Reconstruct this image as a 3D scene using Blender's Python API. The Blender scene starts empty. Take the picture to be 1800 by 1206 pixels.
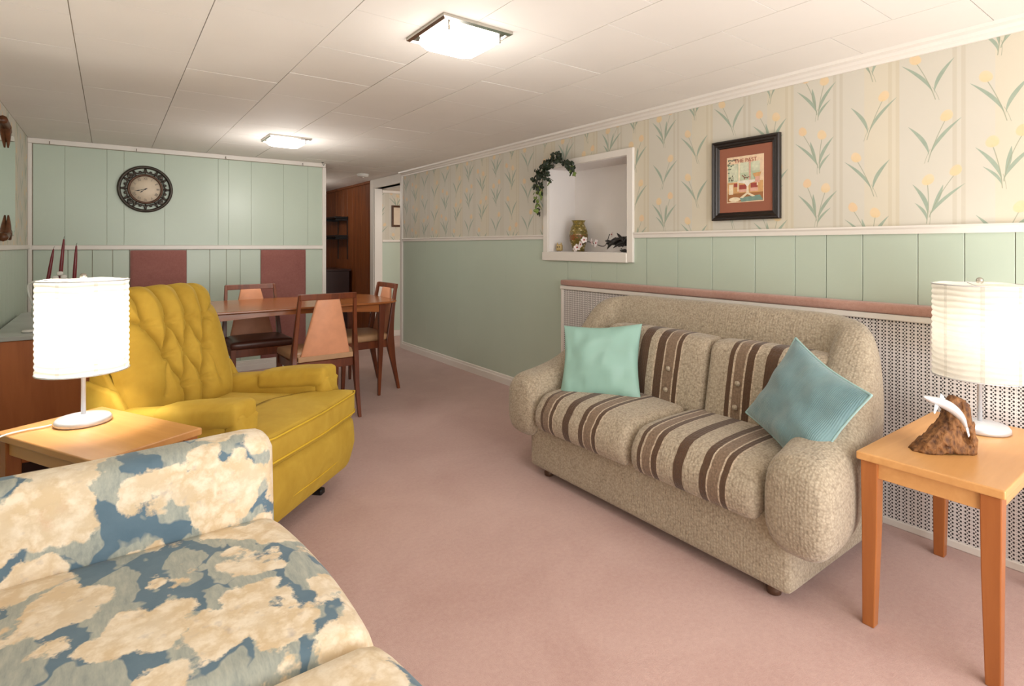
import bpy, bmesh, math, random
import numpy as np
from mathutils import Vector, Matrix
random.seed(7)
PI = math.pi
SC = bpy.context.scene
COL = SC.collection

# ------------------------------------------------------------------ camera, world, light, exposure
TH = math.atan2(707, 960)          # camera heading, turned right of the long wall's direction
cam_d = bpy.data.cameras.new('camera'); cam = bpy.data.objects.new('camera', cam_d); COL.objects.link(cam)
cam.location = (0, 0, 1.22); cam.rotation_euler = (PI/2, 0, -TH)
cam_d.sensor_width = 36; cam_d.lens = 960/1800*36; cam_d.shift_y = -(603-432)/1800
cam_d.clip_start = 0.02
SC.camera = cam
SC.view_settings.view_transform = 'Standard'; SC.view_settings.look = 'None'
SC.view_settings.gamma = 1; SC.view_settings.use_curve_mapping = False
SC.view_settings.exposure = 0.31
w = bpy.data.worlds.new('world'); SC.world = w; w.use_nodes = True
w.node_tree.nodes['Background'].inputs[0].default_value = (1, .99, .97, 1)
w.node_tree.nodes['Background'].inputs[1].default_value = 1.3
def area(name, loc, rot, sx, sy, power, col=(1,1,1)):
    l = bpy.data.lights.new(name, 'AREA'); l.shape = 'RECTANGLE'; l.size = sx; l.size_y = sy; l.energy = power; l.color = col
    o = bpy.data.objects.new(name, l); COL.objects.link(o); o.location = loc; o.rotation_euler = rot; return o
def lamp(name, loc, power, col=(1,.9,.8), r=.04):
    l = bpy.data.lights.new(name, 'POINT'); l.energy = power; l.color = col; l.shadow_soft_size = r
    o = bpy.data.objects.new(name, l); COL.objects.link(o); o.location = loc; return o
area('fill_behind', (1.1, -1.55, 1.15), (math.radians(97), 0, 0), 3.0, 1.7, 40, (1, .985, .965))  # added area fill behind the camera, stands in for unseen daylight
area('uplight_fill', (1.45, -.95, .45), (math.radians(158), math.radians(-8), 0), 1.7, 1.1, 34, (1, .985, .965))  # added unseen uplight that brightens the near ceiling, no real source
lamp('hall_fill', (1.9, 7.6, 1.9), 10, (1,.93,.84), .08)  # added point fill to brighten the hall, has no fixture
lamp('side_room_fill', (3.6, 5.6, 1.7), 14, (1,.93,.82), .08)  # added point fill for the side room, has no fixture

# ------------------------------------------------------------------ node helpers
def lin(c):
    return tuple(((v/255)/12.92 if v/255 <= .04045 else ((v/255+.055)/1.055)**2.4) for v in c) + (1,)
class N:
    """a scalar in a node tree, with arithmetic"""
    def __init__(s, nt, v): s.nt = nt; s.v = v
    def _op(s, op, *a, clamp=False):
        n = s.nt.nodes.new('ShaderNodeMath'); n.operation = op; n.use_clamp = clamp
        for i, x in enumerate((s,)+a):
            x = x.v if isinstance(x, N) else x
            if isinstance(x, (int, float)): n.inputs[i].default_value = x
            else: s.nt.links.new(x, n.inputs[i])
        return N(s.nt, n.outputs[0])
    def __add__(s, o): return s._op('ADD', o)
    __radd__ = __add__
    def __sub__(s, o): return s._op('SUBTRACT', o)
    def __rsub__(s, o): return N(s.nt, o)._op('SUBTRACT', s)
    def __mul__(s, o): return s._op('MULTIPLY', o)
    __rmul__ = __mul__
    def __truediv__(s, o): return s._op('DIVIDE', o)
    def __rtruediv__(s, o): return N(s.nt, o)._op('DIVIDE', s)
    def __pow__(s, o): return s._op('POWER', o)
    def abs(s): return s._op('ABSOLUTE')
    def floor(s): return s._op('FLOOR')
    def frac(s): return s._op('FRACT')
    def sin(s): return s._op('SINE')
    def sqrt(s): return s._op('SQRT')
    def mx(s, o): return s._op('MAXIMUM', o)
    def mn(s, o): return s._op('MINIMUM', o)
    def clamp(s): return s._op('ADD', 0.0, clamp=True)
    def gt(s, o): return s._op('GREATER_THAN', o)
    def lt(s, o): return s._op('LESS_THAN', o)
def newmat(name):
    m = bpy.data.materials.new(name); m.use_nodes = True
    nt = m.node_tree; b = nt.nodes['Principled BSDF']
    return m, nt, b
def coords(nt, kind='Object'):
    t = nt.nodes.new('ShaderNodeTexCoord'); s = nt.nodes.new('ShaderNodeSeparateXYZ')
    nt.links.new(t.outputs[kind], s.inputs[0])
    return t.outputs[kind], N(nt, s.outputs[0]), N(nt, s.outputs[1]), N(nt, s.outputs[2])
def vec(nt, x, y, z):
    c = nt.nodes.new('ShaderNodeCombineXYZ')
    for i, q in enumerate((x, y, z)):
        q = q.v if isinstance(q, N) else q
        if isinstance(q, (int, float)): c.inputs[i].default_value = q
        else: nt.links.new(q, c.inputs[i])
    return c.outputs[0]
def noise(nt, v, scale, detail=2, rough=.5, dist=0):
    n = nt.nodes.new('ShaderNodeTexNoise'); n.inputs['Scale'].default_value = scale
    n.inputs['Detail'].default_value = detail; n.inputs['Roughness'].default_value = rough; n.inputs['Distortion'].default_value = dist
    if v is not None: nt.links.new(v, n.inputs['Vector'])
    return N(nt, n.outputs[0]), n.outputs['Color']
def voro(nt, v, scale, feature='F1', rnd=1, out=0):
    n = nt.nodes.new('ShaderNodeTexVoronoi'); n.feature = feature; n.inputs['Scale'].default_value = scale
    n.inputs['Randomness'].default_value = rnd
    nt.links.new(v, n.inputs['Vector'])
    return N(nt, n.outputs[0]), n
def mix(nt, fac, a, b):
    n = nt.nodes.new('ShaderNodeMix'); n.data_type = 'RGBA'
    for sock, x in ((n.inputs[0], fac), (n.inputs[6], a), (n.inputs[7], b)):
        x = x.v if isinstance(x, N) else x
        if isinstance(x, (int, float)): sock.default_value = x
        elif isinstance(x, tuple): sock.default_value = lin(x) if len(x) == 3 else x
        else: nt.links.new(x, sock)
    return n.outputs[2]
def ramp(nt, fac, stops, const=False):
    r = nt.nodes.new('ShaderNodeValToRGB'); cr = r.color_ramp
    if const: cr.interpolation = 'CONSTANT'
    while len(cr.elements) < len(stops): cr.elements.new(.5)
    for e, (p, c) in zip(cr.elements, stops): e.position = p; e.color = lin(c)
    nt.links.new(fac.v, r.inputs[0]); return r.outputs[0]
def bump(nt, b, h, strength=.3, dist=.002):
    n = nt.nodes.new('ShaderNodeBump'); n.inputs['Strength'].default_value = strength; n.inputs['Distance'].default_value = dist
    nt.links.new(h.v, n.inputs['Height']); nt.links.new(n.outputs[0], b.inputs['Normal'])
def addv(nt, v, c, amt):
    a = nt.nodes.new('ShaderNodeVectorMath'); a.operation = 'SUBTRACT'; nt.links.new(c, a.inputs[0]); a.inputs[1].default_value = (.5,.5,.5)
    s = nt.nodes.new('ShaderNodeVectorMath'); s.operation = 'SCALE'; nt.links.new(a.outputs[0], s.inputs[0]); s.inputs['Scale'].default_value = amt
    r = nt.nodes.new('ShaderNodeVectorMath'); nt.links.new(v, r.inputs[0]); nt.links.new(s.outputs[0], r.inputs[1]); return r.outputs[0]
def plain(name, col, rough=.5, var=.06, vs=6, bs=120, bst=.1, metal=0, spec=.5, bd=.001):
    m, nt, b = newmat(name); v, x, y, z = coords(nt)
    n, _ = noise(nt, v, vs, 3)
    dark = tuple(max(0, c*(1-var)) for c in col); lite = tuple(min(255, c*(1+var)) for c in col)
    nt.links.new(mix(nt, n, dark, lite), b.inputs['Base Color'])
    b.inputs['Roughness'].default_value = rough; b.inputs['Metallic'].default_value = metal
    b.inputs['Specular IOR Level'].default_value = spec
    if bst:
        n2, _ = noise(nt, v, bs, 2); bump(nt, b, n2, bst, bd)
    return m
def wood(name, c1, c2, axis='x', rough=.4, scale=7, ring=18):
    m, nt, b = newmat(name); v, x, y, z = coords(nt)
    s = {'x': (.12,1,1), 'y': (1,.12,1), 'z': (1,1,.12)}[axis]
    vv = vec(nt, x*s[0], y*s[1], z*s[2])
    n, _ = noise(nt, vv, scale, 4, .6, 1.2); n2, _ = noise(nt, vv, scale*9, 3, .6)
    f = (((n*ring).sin()*.5+.5)*.55 + n2*.6).clamp()
    nt.links.new(mix(nt, f, c2, c1), b.inputs['Base Color'])
    b.inputs['Roughness'].default_value = rough; bump(nt, b, n2, .08, .001); return m

# ------------------------------------------------------------------ materials
M = {}
def carpet_mat(name, c1, c2):
    m, nt, b = newmat(name); v, x, y, z = coords(nt)
    n, _ = noise(nt, v, 2.2, 3, .6, .6); n2, _ = noise(nt, v, 320, 2, .7); n3, _ = noise(nt, v, 60, 3, .7)
    f = ((n-.5)*1.3 + (n3-.5)*.9 + (n2-.5)*.9 + .5).clamp()
    nt.links.new(mix(nt, f, c2, c1), b.inputs['Base Color'])
    b.inputs['Roughness'].default_value = .95; b.inputs['Specular IOR Level'].default_value = .1
    b.inputs['Sheen Weight'].default_value = .3; bump(nt, b, n2*.6+n3*.4, .7, .004); return m
M['carpet'] = carpet_mat('carpet', (205,172,163), (180,143,134))
M['carpet_rust'] = carpet_mat('carpet_rust', (198,158,144), (172,128,114))
M['carpet_mauve'] = carpet_mat('carpet_mauve', (166,112,104), (138,86,80))
M['ceiling'] = plain('ceiling_paint', (236,231,224), .75, .015, 3, 90, .12)
M['joint'] = plain('joint', (176,160,136), .9, .03)
M['white'] = plain('white_trim', (232,226,218), .38, .02, 4, 60, .06)
M['nichewhite'] = plain('niche_paint', (240,235,232), .6, .02, 4, 60, .06)
M['green'] = plain('green_paint', (190,203,187), .33, .03, 1.6, 30, .12, bd=.003)
M['black_wood'] = plain('black_wood', (34,26,23), .32, .12, 20, 60, .1)
M['rust_mat'] = plain('rust_mat', (150,92,70), .7, .04, 10, 200, .1)
M['chrome'] = plain('chrome', (190,186,178), .25, .04, 8, 40, .02, metal=1)
M['silver'] = plain('silver_paint', (205,205,208), .35, .02, 8, 60, .02, metal=.35)
M['clock_dark'] = plain('dark_bronze', (58,50,42), .38, .35, 30, 60, .25, metal=.35)
M['clock_edge'] = plain('bronze_edge', (92,66,50), .4, .2, 30, 60, .2, metal=.3)
M['clock_face'] = plain('clock_face', (222,205,182), .6, .05, 14, 100, .03)
M['ink'] = plain('ink', (38,32,30), .6, .05)
M['ink_soft'] = plain('ink_soft', (122,108,94), .6, .05)
M['black'] = plain('black_plastic', (20,18,18), .4, .1)
M['candle'] = plain('burgundy_wax', (112,26,34), .3, .1, 30, 60, .05)
M['porcelain'] = plain('porcelain', (232,230,224), .2, .02)
M['peach'] = plain('peach_vinyl', (226,160,122), .5, .08, 12, 60, .12)
M['shaded_brown_vinyl'] = plain('shaded_brown_vinyl', (92,54,42), .35, .1, 12, 60, .1)  # brown of the back chair's seat, with its shade put into the colour
M['beige_vinyl'] = plain('beige_vinyl', (186,146,108), .45, .08, 12, 60, .1)
M['teak'] = wood('teak', (128,66,34), (84,38,20), 'z', .32)
M['teak_top'] = wood('teak_top', (176,108,58), (132,74,38), 'x', .22, 5)
M['oak'] = wood('oak_tabletop', (212,158,98), (186,128,72), 'y', .3, 5, 12)
M['oak_r'] = wood('oak_tabletop_right', (222,168,108), (196,140,82), 'x', .28, 5, 12)
M['oakleg'] = wood('oak_leg', (180,112,58), (148,82,38), 'z', .32, 5, 12)
M['dresser'] = wood('dresser_wood', (196,118,68), (164,90,48), 'z', .35, 4, 14)
M['greytop'] = plain('grey_top', (184,186,182), .25, .05, 5)
M['panel_wood'] = wood('panel_wood', (134,76,40), (90,48,26), 'z', .35, 5, 16)
M['darkcab'] = plain('dark_cabinet', (64,38,32), .4, .1)
M['vine_dark'] = plain('ivy_dark', (30,42,24), .45, .4, 40)
M['vine_lite'] = plain('ivy_light', (110,130,62), .5, .3, 40)
M['stem'] = plain('stem', (84,84,50), .6, .2, 40)
M['petal'] = plain('petal', (238,226,222), .5, .04, 40)
M['red'] = plain('petal_red', (170,66,58), .5, .1, 40)
M['tan'] = plain('tan_ceramic', (190,164,112), .4, .12, 30)
M['blackstuff'] = plain('black_leaf', (24,22,22), .35, .3, 40, 60, .3)
M['cord'] = plain('white_cord', (225,222,212), .5, .02)
M['ornament'] = plain('carved_walnut', (86,50,26), .4, .4, 40, 80, .4)

def dif_mat():
    m, nt, b = newmat('lit_diffuser'); v, x, y, z = coords(nt)
    n, _ = noise(nt, v, 60, 2)
    nt.links.new(mix(nt, n, (250,248,240), (255,255,252)), b.inputs['Base Color'])
    b.inputs['Emission Color'].default_value = (1, .955, .89, 1); b.inputs['Emission Strength'].default_value = 8
    b.inputs['Roughness'].default_value = .2; return m
M['diffuser'] = dif_mat()
def glass_mat():
    m, nt, b = newmat('pressed_glass'); v, x, y, z = coords(nt)
    n, _ = noise(nt, v, 90, 2); bump(nt, b, n, .5, .003)
    b.inputs['Base Color'].default_value = (.95,.93,.9,1); b.inputs['Roughness'].default_value = .15
    b.inputs['Transmission Weight'].default_value = .6; return m
M['glass'] = glass_mat()
def mirror_mat():
    m, nt, b = newmat('mirror_glass'); v, x, y, z = coords(nt); n, _ = noise(nt, v, 2, 1)
    nt.links.new(mix(nt, n, (225,235,226), (232,240,232)), b.inputs['Base Color'])
    b.inputs['Metallic'].default_value = 1; b.inputs['Roughness'].default_value = .03; return m
M['mirror'] = mirror_mat()

def velvet():
    m, nt, b = newmat('mustard_velvet'); v, x, y, z = coords(nt)
    n, _ = noise(nt, v, 5, 3, .6, .8); n2, _ = noise(nt, v, 260, 2, .7); n3, _ = noise(nt, v, 28, 4, .6)
    f = ((n-.5)*1.3+(n3-.5)*.35+.5).clamp()
    nt.links.new(mix(nt, f, (166,130,42), (198,164,66)), b.inputs['Base Color'])
    b.inputs['Roughness'].default_value = .75; b.inputs['Sheen Weight'].default_value = .25
    b.inputs['Sheen Tint'].default_value = lin((250,225,110)); b.inputs['Specular IOR Level'].default_value = .2
    bump(nt, b, n2*.4+n3, .15, .003); return m
M['velvet'] = velvet()
M['piping_y'] = plain('mustard_piping', (206,168,40), .7, .06)
M['velvet_dark'] = plain('mustard_button', (150,108,16), .7, .06)

def chenille(name, base_fn):
    m, nt, b = newmat(name); v, x, y, z = coords(nt)
    vo, _ = voro(nt, v, 120); n, _ = noise(nt, v, 90, 3, .7); n3, _ = noise(nt, v, 3, 2)
    rib = ((y*520+n*7).sin()*.5+.5)
    col = base_fn(nt, x, y, z, v)
    f = (vo*.75+(n-.5)*1.3+.1+(n3-.5)*.3).clamp()
    nt.links.new(mix(nt, f*.8, col, mix(nt, .85, col, (88,72,54))), b.inputs['Base Color'])
    b.inputs['Roughness'].default_value = .9; b.inputs['Specular IOR Level'].default_value = .15
    b.inputs['Sheen Weight'].default_value = .25
    bump(nt, b, vo*-.8+rib*.35+n*.4, .6, .003); return m
BEIGE = (194,179,157); DARK = (86,60,44); MID = (142,118,98); CREAM = (216,196,172)
M['chenille'] = chenille('beige_chenille', lambda nt, x, y, z, v: mix(nt, noise(nt, v, 45, 3)[0], (172,157,135), (200,186,164)))
def stripes(name, y0, y1, stops):
    return chenille(name, lambda nt, x, y, z, v: ramp(nt, ((y-y0)/(y1-y0)+(noise(nt, v, 14, 2)[0]-.5)*.008).clamp(), stops, True))
def seqn(seq):
    tot = sum(a for a, _ in seq); p = 0; out = []
    for a, c in seq: out.append((p/tot, c)); p += a
    return out
# widths from the picture's left (far) end to its right end
S1 = [(5,BEIGE),(1.3,DARK),(3,MID),(.6,CREAM),(1.8,DARK),(.5,CREAM),(5,BEIGE),(3.2,DARK),(5,BEIGE),(2.0,DARK),(.6,CREAM),(3.2,MID),(.6,CREAM),(1.6,DARK),(.5,CREAM),(13,BEIGE)]
S2 = [(4.5,BEIGE),(1.6,DARK),(.7,CREAM),(3.2,MID),(.6,CREAM),(2.2,DARK),(.5,CREAM),(6,BEIGE),(3.6,DARK),(6,BEIGE),(2.4,DARK),(.7,CREAM),(3.4,MID),(.7,CREAM),(1.8,DARK),(.5,CREAM),(9,BEIGE)]
B1 = [(26,BEIGE),(5,DARK),(10,BEIGE),(9,DARK),(6,BEIGE),(1.2,CREAM),(7,DARK),(1.2,CREAM),(8,MID),(1.5,CREAM),(3.5,DARK),(1,CREAM),(20,BEIGE)]
B2 = [(9.0,BEIGE),(1.8,DARK),(.7,CREAM),(3.6,MID),(.6,CREAM),(2.6,DARK),(.5,CREAM),(3.6,BEIGE),(4,DARK),(5,BEIGE),(2,DARK),(8,BEIGE)]

def floral():
    m, nt, b = newmat('floral_chintz'); v, x, y, z = coords(nt)
    _, c1 = noise(nt, v, 7, 2); _, c2 = noise(nt, v, 34, 3, .65)
    vw = addv(nt, addv(nt, v, c1, .11), c2, .045)
    d, vn = voro(nt, vw, 5.8, 'F1', .75)
    pl, _ = voro(nt, addv(nt, v, c2, .02), 17); flower = ((d*-1+.635-(pl-.35)*.22)*24).clamp()
    # petals inside a bloom
    p, pn = voro(nt, addv(nt, vw, c2, .03), 24); e, _ = voro(nt, vw, 20, 'DISTANCE_TO_EDGE')
    n, _ = noise(nt, v, 16, 4, .6)
    pet = mix(nt, ((p-.18)*1.9+(n-.5)*1.15).clamp(), (236,221,198), (214,191,156))
    core = ((d*-1+.2)*6).clamp()*(n-.35).clamp()
    pet = mix(nt, (core*4.5).clamp(), pet, (206,150,116))
    pet = mix(nt, ((e*-1+.06)*9).clamp()*.16, pet, (182,158,132))
    pet = mix(nt, ((noise(nt, v, 11, 3)[0]-.45)*3).clamp()*.7, pet, mix(nt, p.clamp(), (238,226,206), (216,204,184)))
    pet = mix(nt, ((noise(nt, v, 30, 3)[0]-.62)*6).clamp()*.55, pet, (170,160,158))
    # leaves: stretched cells with veins
    _, l2 = noise(nt, v, 14, 2)
    lv = addv(nt, vec(nt, x*1.6, y*.8, z*1.2), l2, .12)
    ld, ln = voro(nt, lv, 8.5); leaf = ((ld*-1+.60)*22).clamp()
    st, _ = noise(nt, vec(nt, x*70, y*16, z*30), 1, 3, .7)
    lc = mix(nt, (st*1.5-.25).clamp(), (128,138,136), (188,188,174))
    bg = mix(nt, n, (76,102,120), (108,130,144))
    c = mix(nt, leaf, bg, lc); c = mix(nt, flower, c, pet)
    nt.links.new(c, b.inputs['Base Color']); b.inputs['Roughness'].default_value = .62
    b.inputs['Specular IOR Level'].default_value = .25; b.inputs['Sheen Weight'].default_value = .1
    n2, _ = noise(nt, v, 400, 1); bump(nt, b, n2, .12, .001); return m
M['floral'] = floral()

def wallpaper(axis):
    m, nt, b = newmat('tulip_wallpaper_'+axis); v, x, y, z = coords(nt)
    s = {'y': y*-1, 'x': x}[axis]
    CW, CH = .232, .262
    col = (s/CW).floor(); par = (col*.5).frac()*2            # 0 / 1
    zz = z + par*(CH*.5); row = (zz/CH).floor()
    u = ((s/CW).frac()-.5)*CW; t = ((zz/CH).frac())*CH
    h = ((col*12.9898+row*78.233).sin()*43758.5453).frac()
    h2 = ((col*39.34+row*11.135).sin()*24634.6345).frac()
    flip = h.gt(.5)*2-1
    u = u*flip - (t-.08)*(h2-.5)*.45
    edge = 700.
    def leaf(tx0, ty0, tx1, ty1, bend, wd):
        q = ((t-ty0)/(ty1-ty0)).clamp()
        inside = (t-ty0).gt(0)*(t-ty1).lt(0)
        cu = tx0+(tx1-tx0)*(q*bend+q*q*(1-bend))
        wv = ((q*PI*.96+.06).sin().abs()*q**.4)*wd+.0006
        return ((wv-(u-cu).abs())*edge).clamp()*inside
    def stemf(tx0, ty0, tx1, ty1, bend, wd=.0024):
        q = ((t-ty0)/(ty1-ty0)).clamp(); inside = (t-ty0).gt(0)*(t-ty1).lt(0)
        cu = tx0+(tx1-tx0)*(q*bend+q*q*(1-bend))
        return ((wd-(u-cu).abs())*edge).clamp()*inside
    def bloom(cx, cy, rx, ry):
        du = (u-cx)/rx; dv = (t-cy)/ry
        rr = (du*du*(1+dv*.3).mx(.4)+dv*dv).mx(0).sqrt()
        return ((1-rr)*7).clamp(), dv
    two = h2.gt(.4)
    L = leaf(-.002, .03, -.088, .175, .2, .0115).mx(leaf(.004, .04, .022, .165, 1.4, .010)*two).mx(leaf(.0, .03, .095, .165, .35, .0115)).mx(leaf(-.002, .015, -.062, .095, .2, .009)*two)
    St = stemf(.0, .004, -.036, .178, .4).mx(stemf(.004, .03, .052, .205, .3)*two).mx(stemf(.012, .0, 0, .06, .4, .0016))
    b1, dv1 = bloom(-.036, .192, .0225, .025); b2, dv2 = bloom(.052, .222, .021, .024)
    b2 = b2*two
    # stripes and washes
    sw = ((s*13.5).frac()); st1 = ((s*4.31+.2).frac()*-1+.22).gt(0)*((s*34.48).frac().gt(.5))
    n, _ = noise(nt, v, 2.4, 3); n2, _ = noise(nt, v, 40, 2)
    base = mix(nt, n, (213,207,195), (204,199,185))
    base = mix(nt, st1*.4, base, (190,180,160))
    base = mix(nt, ((s*2.155).frac().gt(.7))*.18, base, (228,208,160))
    c = mix(nt, L*.92, base, mix(nt, n2, (140,158,142), (164,178,160)))
    c = mix(nt, St*.8, c, (152,158,136))
    bc = mix(nt, ((dv1*.5+.5)*.5+(n2-.3)).clamp(), (226,198,148), (230,206,176))
    c = mix(nt, b1*.9, c, bc); c = mix(nt, b2*.9, c, mix(nt, n2, (230,202,152), (228,194,162)))
    nt.links.new(c, b.inputs['Base Color']); b.inputs['Roughness'].default_value = .55
    nb, _ = noise(nt, v, 220, 1); bump(nt, b, nb, .08, .001); return m
M['wallpaper_y'] = wallpaper('y'); M['wallpaper_x'] = wallpaper('x')

def grille():
    m, nt, b = newmat('perforated_hardboard'); v, x, y, z = coords(nt)
    a = (y/.0265).frac(); c = (z/.0152).frac(); c2 = (z/.0152+.5).frac(); c3 = (z/.0076).frac()
    def hole(u, cu, w_, cw, ru, rw):
        du = (u-cu)/ru; dw = (w_-cw)/rw; return ((1-(du*du+dw*dw).sqrt())*4).clamp()
    hh = hole(a, .27, c, .5, .14, .3).mx(hole(a, .5, c2, .5, .1, .2)).mx(hole(a, .73, c, .5, .14, .3)).mx(hole(a, .985, c3, .5, .03, .25)*.6)
    nt.links.new(mix(nt, hh, (228,222,220), (42,38,40)), b.inputs['Base Color'])
    b.inputs['Roughness'].default_value = .5; bump(nt, b, hh*-1, .6, .004); return m
M['grille'] = grille()

def shade_mat():
    m, nt, b = newmat('rice_paper'); v, x, y, z = coords(nt)
    nt.nodes.remove(b); out = [n for n in nt.nodes if n.type == 'OUTPUT_MATERIAL'][0]
    n, _ = noise(nt, v, 30, 4, .7)
    col = mix(nt, n, (216,212,202), (200,194,182))
    d = nt.nodes.new('ShaderNodeBsdfDiffuse'); t = nt.nodes.new('ShaderNodeBsdfTranslucent'); mx = nt.nodes.new('ShaderNodeMixShader')
    nt.links.new(col, d.inputs[0]); nt.links.new(col, t.inputs[0]); mx.inputs[0].default_value = .34
    nt.links.new(d.outputs[0], mx.inputs[1]); nt.links.new(t.outputs[0], mx.inputs[2]); nt.links.new(mx.outputs[0], out.inputs[0])
    return m
M['shade'] = shade_mat()
def shade_strip():
    m = shade_mat(); m.name = 'paper_overlap'
    for n in m.node_tree.nodes:
        if n.type == 'MIX_SHADER': n.inputs[0].default_value = .6; last = n
    nt = m.node_tree; tr = nt.nodes.new('ShaderNodeBsdfTransparent'); mx = nt.nodes.new('ShaderNodeMixShader'); mx.inputs[0].default_value = .13
    nt.links.new(tr.outputs[0], mx.inputs[1]); nt.links.new(last.outputs[0], mx.inputs[2])
    nt.links.new(mx.outputs[0], [n for n in nt.nodes if n.type == 'OUTPUT_MATERIAL'][0].inputs[0])
    return m
M['shade_strip'] = shade_strip()
def corduroy():
    m, nt, b = newmat('teal_corduroy'); v, x, y, z = coords(nt)
    n, _ = noise(nt, v, 9, 3); rib = ((x*1300).sin()*.5+.5)
    nt.links.new(mix(nt, (n*1.2-.1).clamp(), (84,118,124), (124,154,156)), b.inputs['Base Color'])
    b.inputs['Roughness'].default_value = .85; b.inputs['Sheen Weight'].default_value = .5; bump(nt, b, rib, .5, .002); return m
M['corduroy'] = corduroy()
M['mint'] = plain('mint_satin', (146,184,172), .42, .05, 5, 300, .08)
M['teal_piping'] = plain('teal_piping', (150,180,178), .7, .05)
def vase_mat():
    m, nt, b = newmat('woven_vase'); v, x, y, z = coords(nt)
    ang = nt.nodes.new('ShaderNodeMath'); ang.operation = 'ARCTAN2'
    nt.links.new(y.v, ang.inputs[0]); nt.links.new(x.v, ang.inputs[1]); a = N(nt, ang.outputs[0])
    r = z/.0115; ia = (a*3.2+(r.floor()*.5)).floor(); k = ((ia*17.3+r.floor()*5.7).sin()*4375.5).frac()
    fx = (a*3.2+(r.floor()*.5)).frac(); fz = r.frac()
    e = ((fx-.5).abs().gt(.43)).mx((fz-.5).abs().gt(.4))
    c = mix(nt, k, (108,96,40), (166,142,66)); c = mix(nt, k.gt(.88), c, (206,190,140))
    band = ((z-.11).abs().lt(.022))*k.gt(.45); c = mix(nt, band*.8, c, (158,74,44))
    c = mix(nt, e*.7, c, (62,52,26)); nt.links.new(c, b.inputs['Base Color']); b.inputs['Roughness'].default_value = .35
    bump(nt, b, e*-1, .5, .003); return m
M['vase'] = vase_mat()
def bark():
    m, nt, b = newmat('driftwood_bark'); v, x, y, z = coords(nt)
    vv = vec(nt, x, y, z*.35); n, _ = noise(nt, vv, 30, 5, .7, .8); vo, _ = voro(nt, v, 55)
    nt.links.new(ramp(nt, (n*.8+vo*.35).clamp(), [(0,(30,16,8)),(.42,(80,46,22)),(.64,(134,88,46)),(1,(176,126,76))]), b.inputs['Base Color'])
    b.inputs['Roughness'].default_value = .7; bump(nt, b, n*1.2+vo*.5, .9, .008); return m
M['bark'] = bark()

# ------------------------------------------------------------------ geometry helpers
def link(name, me, mat=None, parent=None, smooth=True):
    o = bpy.data.objects.new(name, me); COL.objects.link(o)
    if mat is not None:
        for q in (mat if isinstance(mat, list) else [mat]): me.materials.append(q)
    if parent: o.parent = parent
    if smooth:
        me.polygons.foreach_set('use_smooth', [True]*len(me.polygons))
    me.update(); return o
def from_bm(name, bm, mat=None, parent=None, smooth=True, doubles=0):
    if doubles: bmesh.ops.remove_doubles(bm, verts=bm.verts, dist=doubles)
    bmesh.ops.recalc_face_normals(bm, faces=bm.faces)
    me = bpy.data.meshes.new(name); bm.to_mesh(me); bm.free(); return link(name, me, mat, parent, smooth)
def bev(o, wd, seg=2, ang=35):
    md = o.modifiers.new('bevel', 'BEVEL'); md.width = wd; md.segments = seg; md.limit_method = 'ANGLE'; md.angle_limit = math.radians(ang)
    return o
def box_bm(bm, x0, x1, y0, y1, z0, z1):
    vs = [bm.verts.new((x, y, z)) for x in (x0, x1) for y in (y0, y1) for z in (z0, z1)]
    for f in ((0,1,3,2),(4,6,7,5),(0,4,5,1),(2,3,7,6),(0,2,6,4),(1,5,7,3)): bm.faces.new([vs[i] for i in f])
def boxes(name, lst, mat, parent=None, b=.003, seg=1):
    bm = bmesh.new()
    for q in lst: box_bm(bm, *q)
    o = from_bm(name, bm, mat, parent, smooth=False)
    if b: bev(o, b, seg)
    return o
def thing(name, label, cat, loc=(0,0,0), rot=0, group=None):
    o = bpy.data.objects.new(name, None); COL.objects.link(o); o.location = loc; o.rotation_euler = (0, 0, rot)
    o.empty_display_size = .05; o['label'] = label; o['category'] = cat
    if group: o['group'] = group
    return o
def tag(o, label, cat, group=None):
    o['label'] = label; o['category'] = cat
    if group: o['group'] = group
    return o
def struct(o): o['kind'] = 'structure'; return o
def loft(bm, rings, cap=True, closed=True):
    R = [[bm.verts.new(p) for p in r] for r in rings]
    for a, b in zip(R, R[1:]):
        n = len(a)
        for i in range(n if closed else n-1):
            j = (i+1) % n; bm.faces.new((a[i], a[j], b[j], b[i]))
    if cap:
        bm.faces.new(R[0][::-1]); bm.faces.new(R[-1])
    return R
def lathe(bm, prof, seg=32, cap=True):
    rings = [[(r*math.cos(2*PI*i/seg), r*math.sin(2*PI*i/seg), z) for i in range(seg)] for r, z in prof]
    loft(bm, rings, cap)
def catmull(pts, n):
    P = np.array(pts, float); P = np.vstack([2*P[0]-P[1], P, 2*P[-1]-P[-2]]); out = []
    for i in range(1, len(P)-2):
        for k in range(n):
            t = k/n; a, b, c, d = P[i-1], P[i], P[i+1], P[i+2]
            out.append(.5*((2*b)+(c-a)*t+(2*a-5*b+4*c-d)*t*t+(3*b-a-3*c+d)*t**3))
    out.append(P[-2]); return np.array(out)
def tube(bm, pts, rad, seg=10, cap=True, n=0, closed=False):
    if n: pts = catmull(pts, n)
    pts = [Vector(p) for p in pts]; m = len(pts); rings = []; up = None
    for i, p in enumerate(pts):
        if closed: t = (pts[(i+1) % m]-pts[i-1]).normalized()
        else: t = (pts[min(i+1, m-1)]-pts[max(i-1, 0)]).normalized()
        if up is None: up = Vector((0,0,1)) if abs(t.z) < .9 else Vector((1,0,0))
        s = t.cross(up).normalized(); up = s.cross(t).normalized()
        r = rad(i/(m-1)) if callable(rad) else rad
        rings.append([p+s*r*math.cos(2*PI*k/seg)+up*r*math.sin(2*PI*k/seg) for k in range(seg)])
    if closed: rings.append(rings[0])
    loft(bm, rings, cap and not closed)
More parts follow.
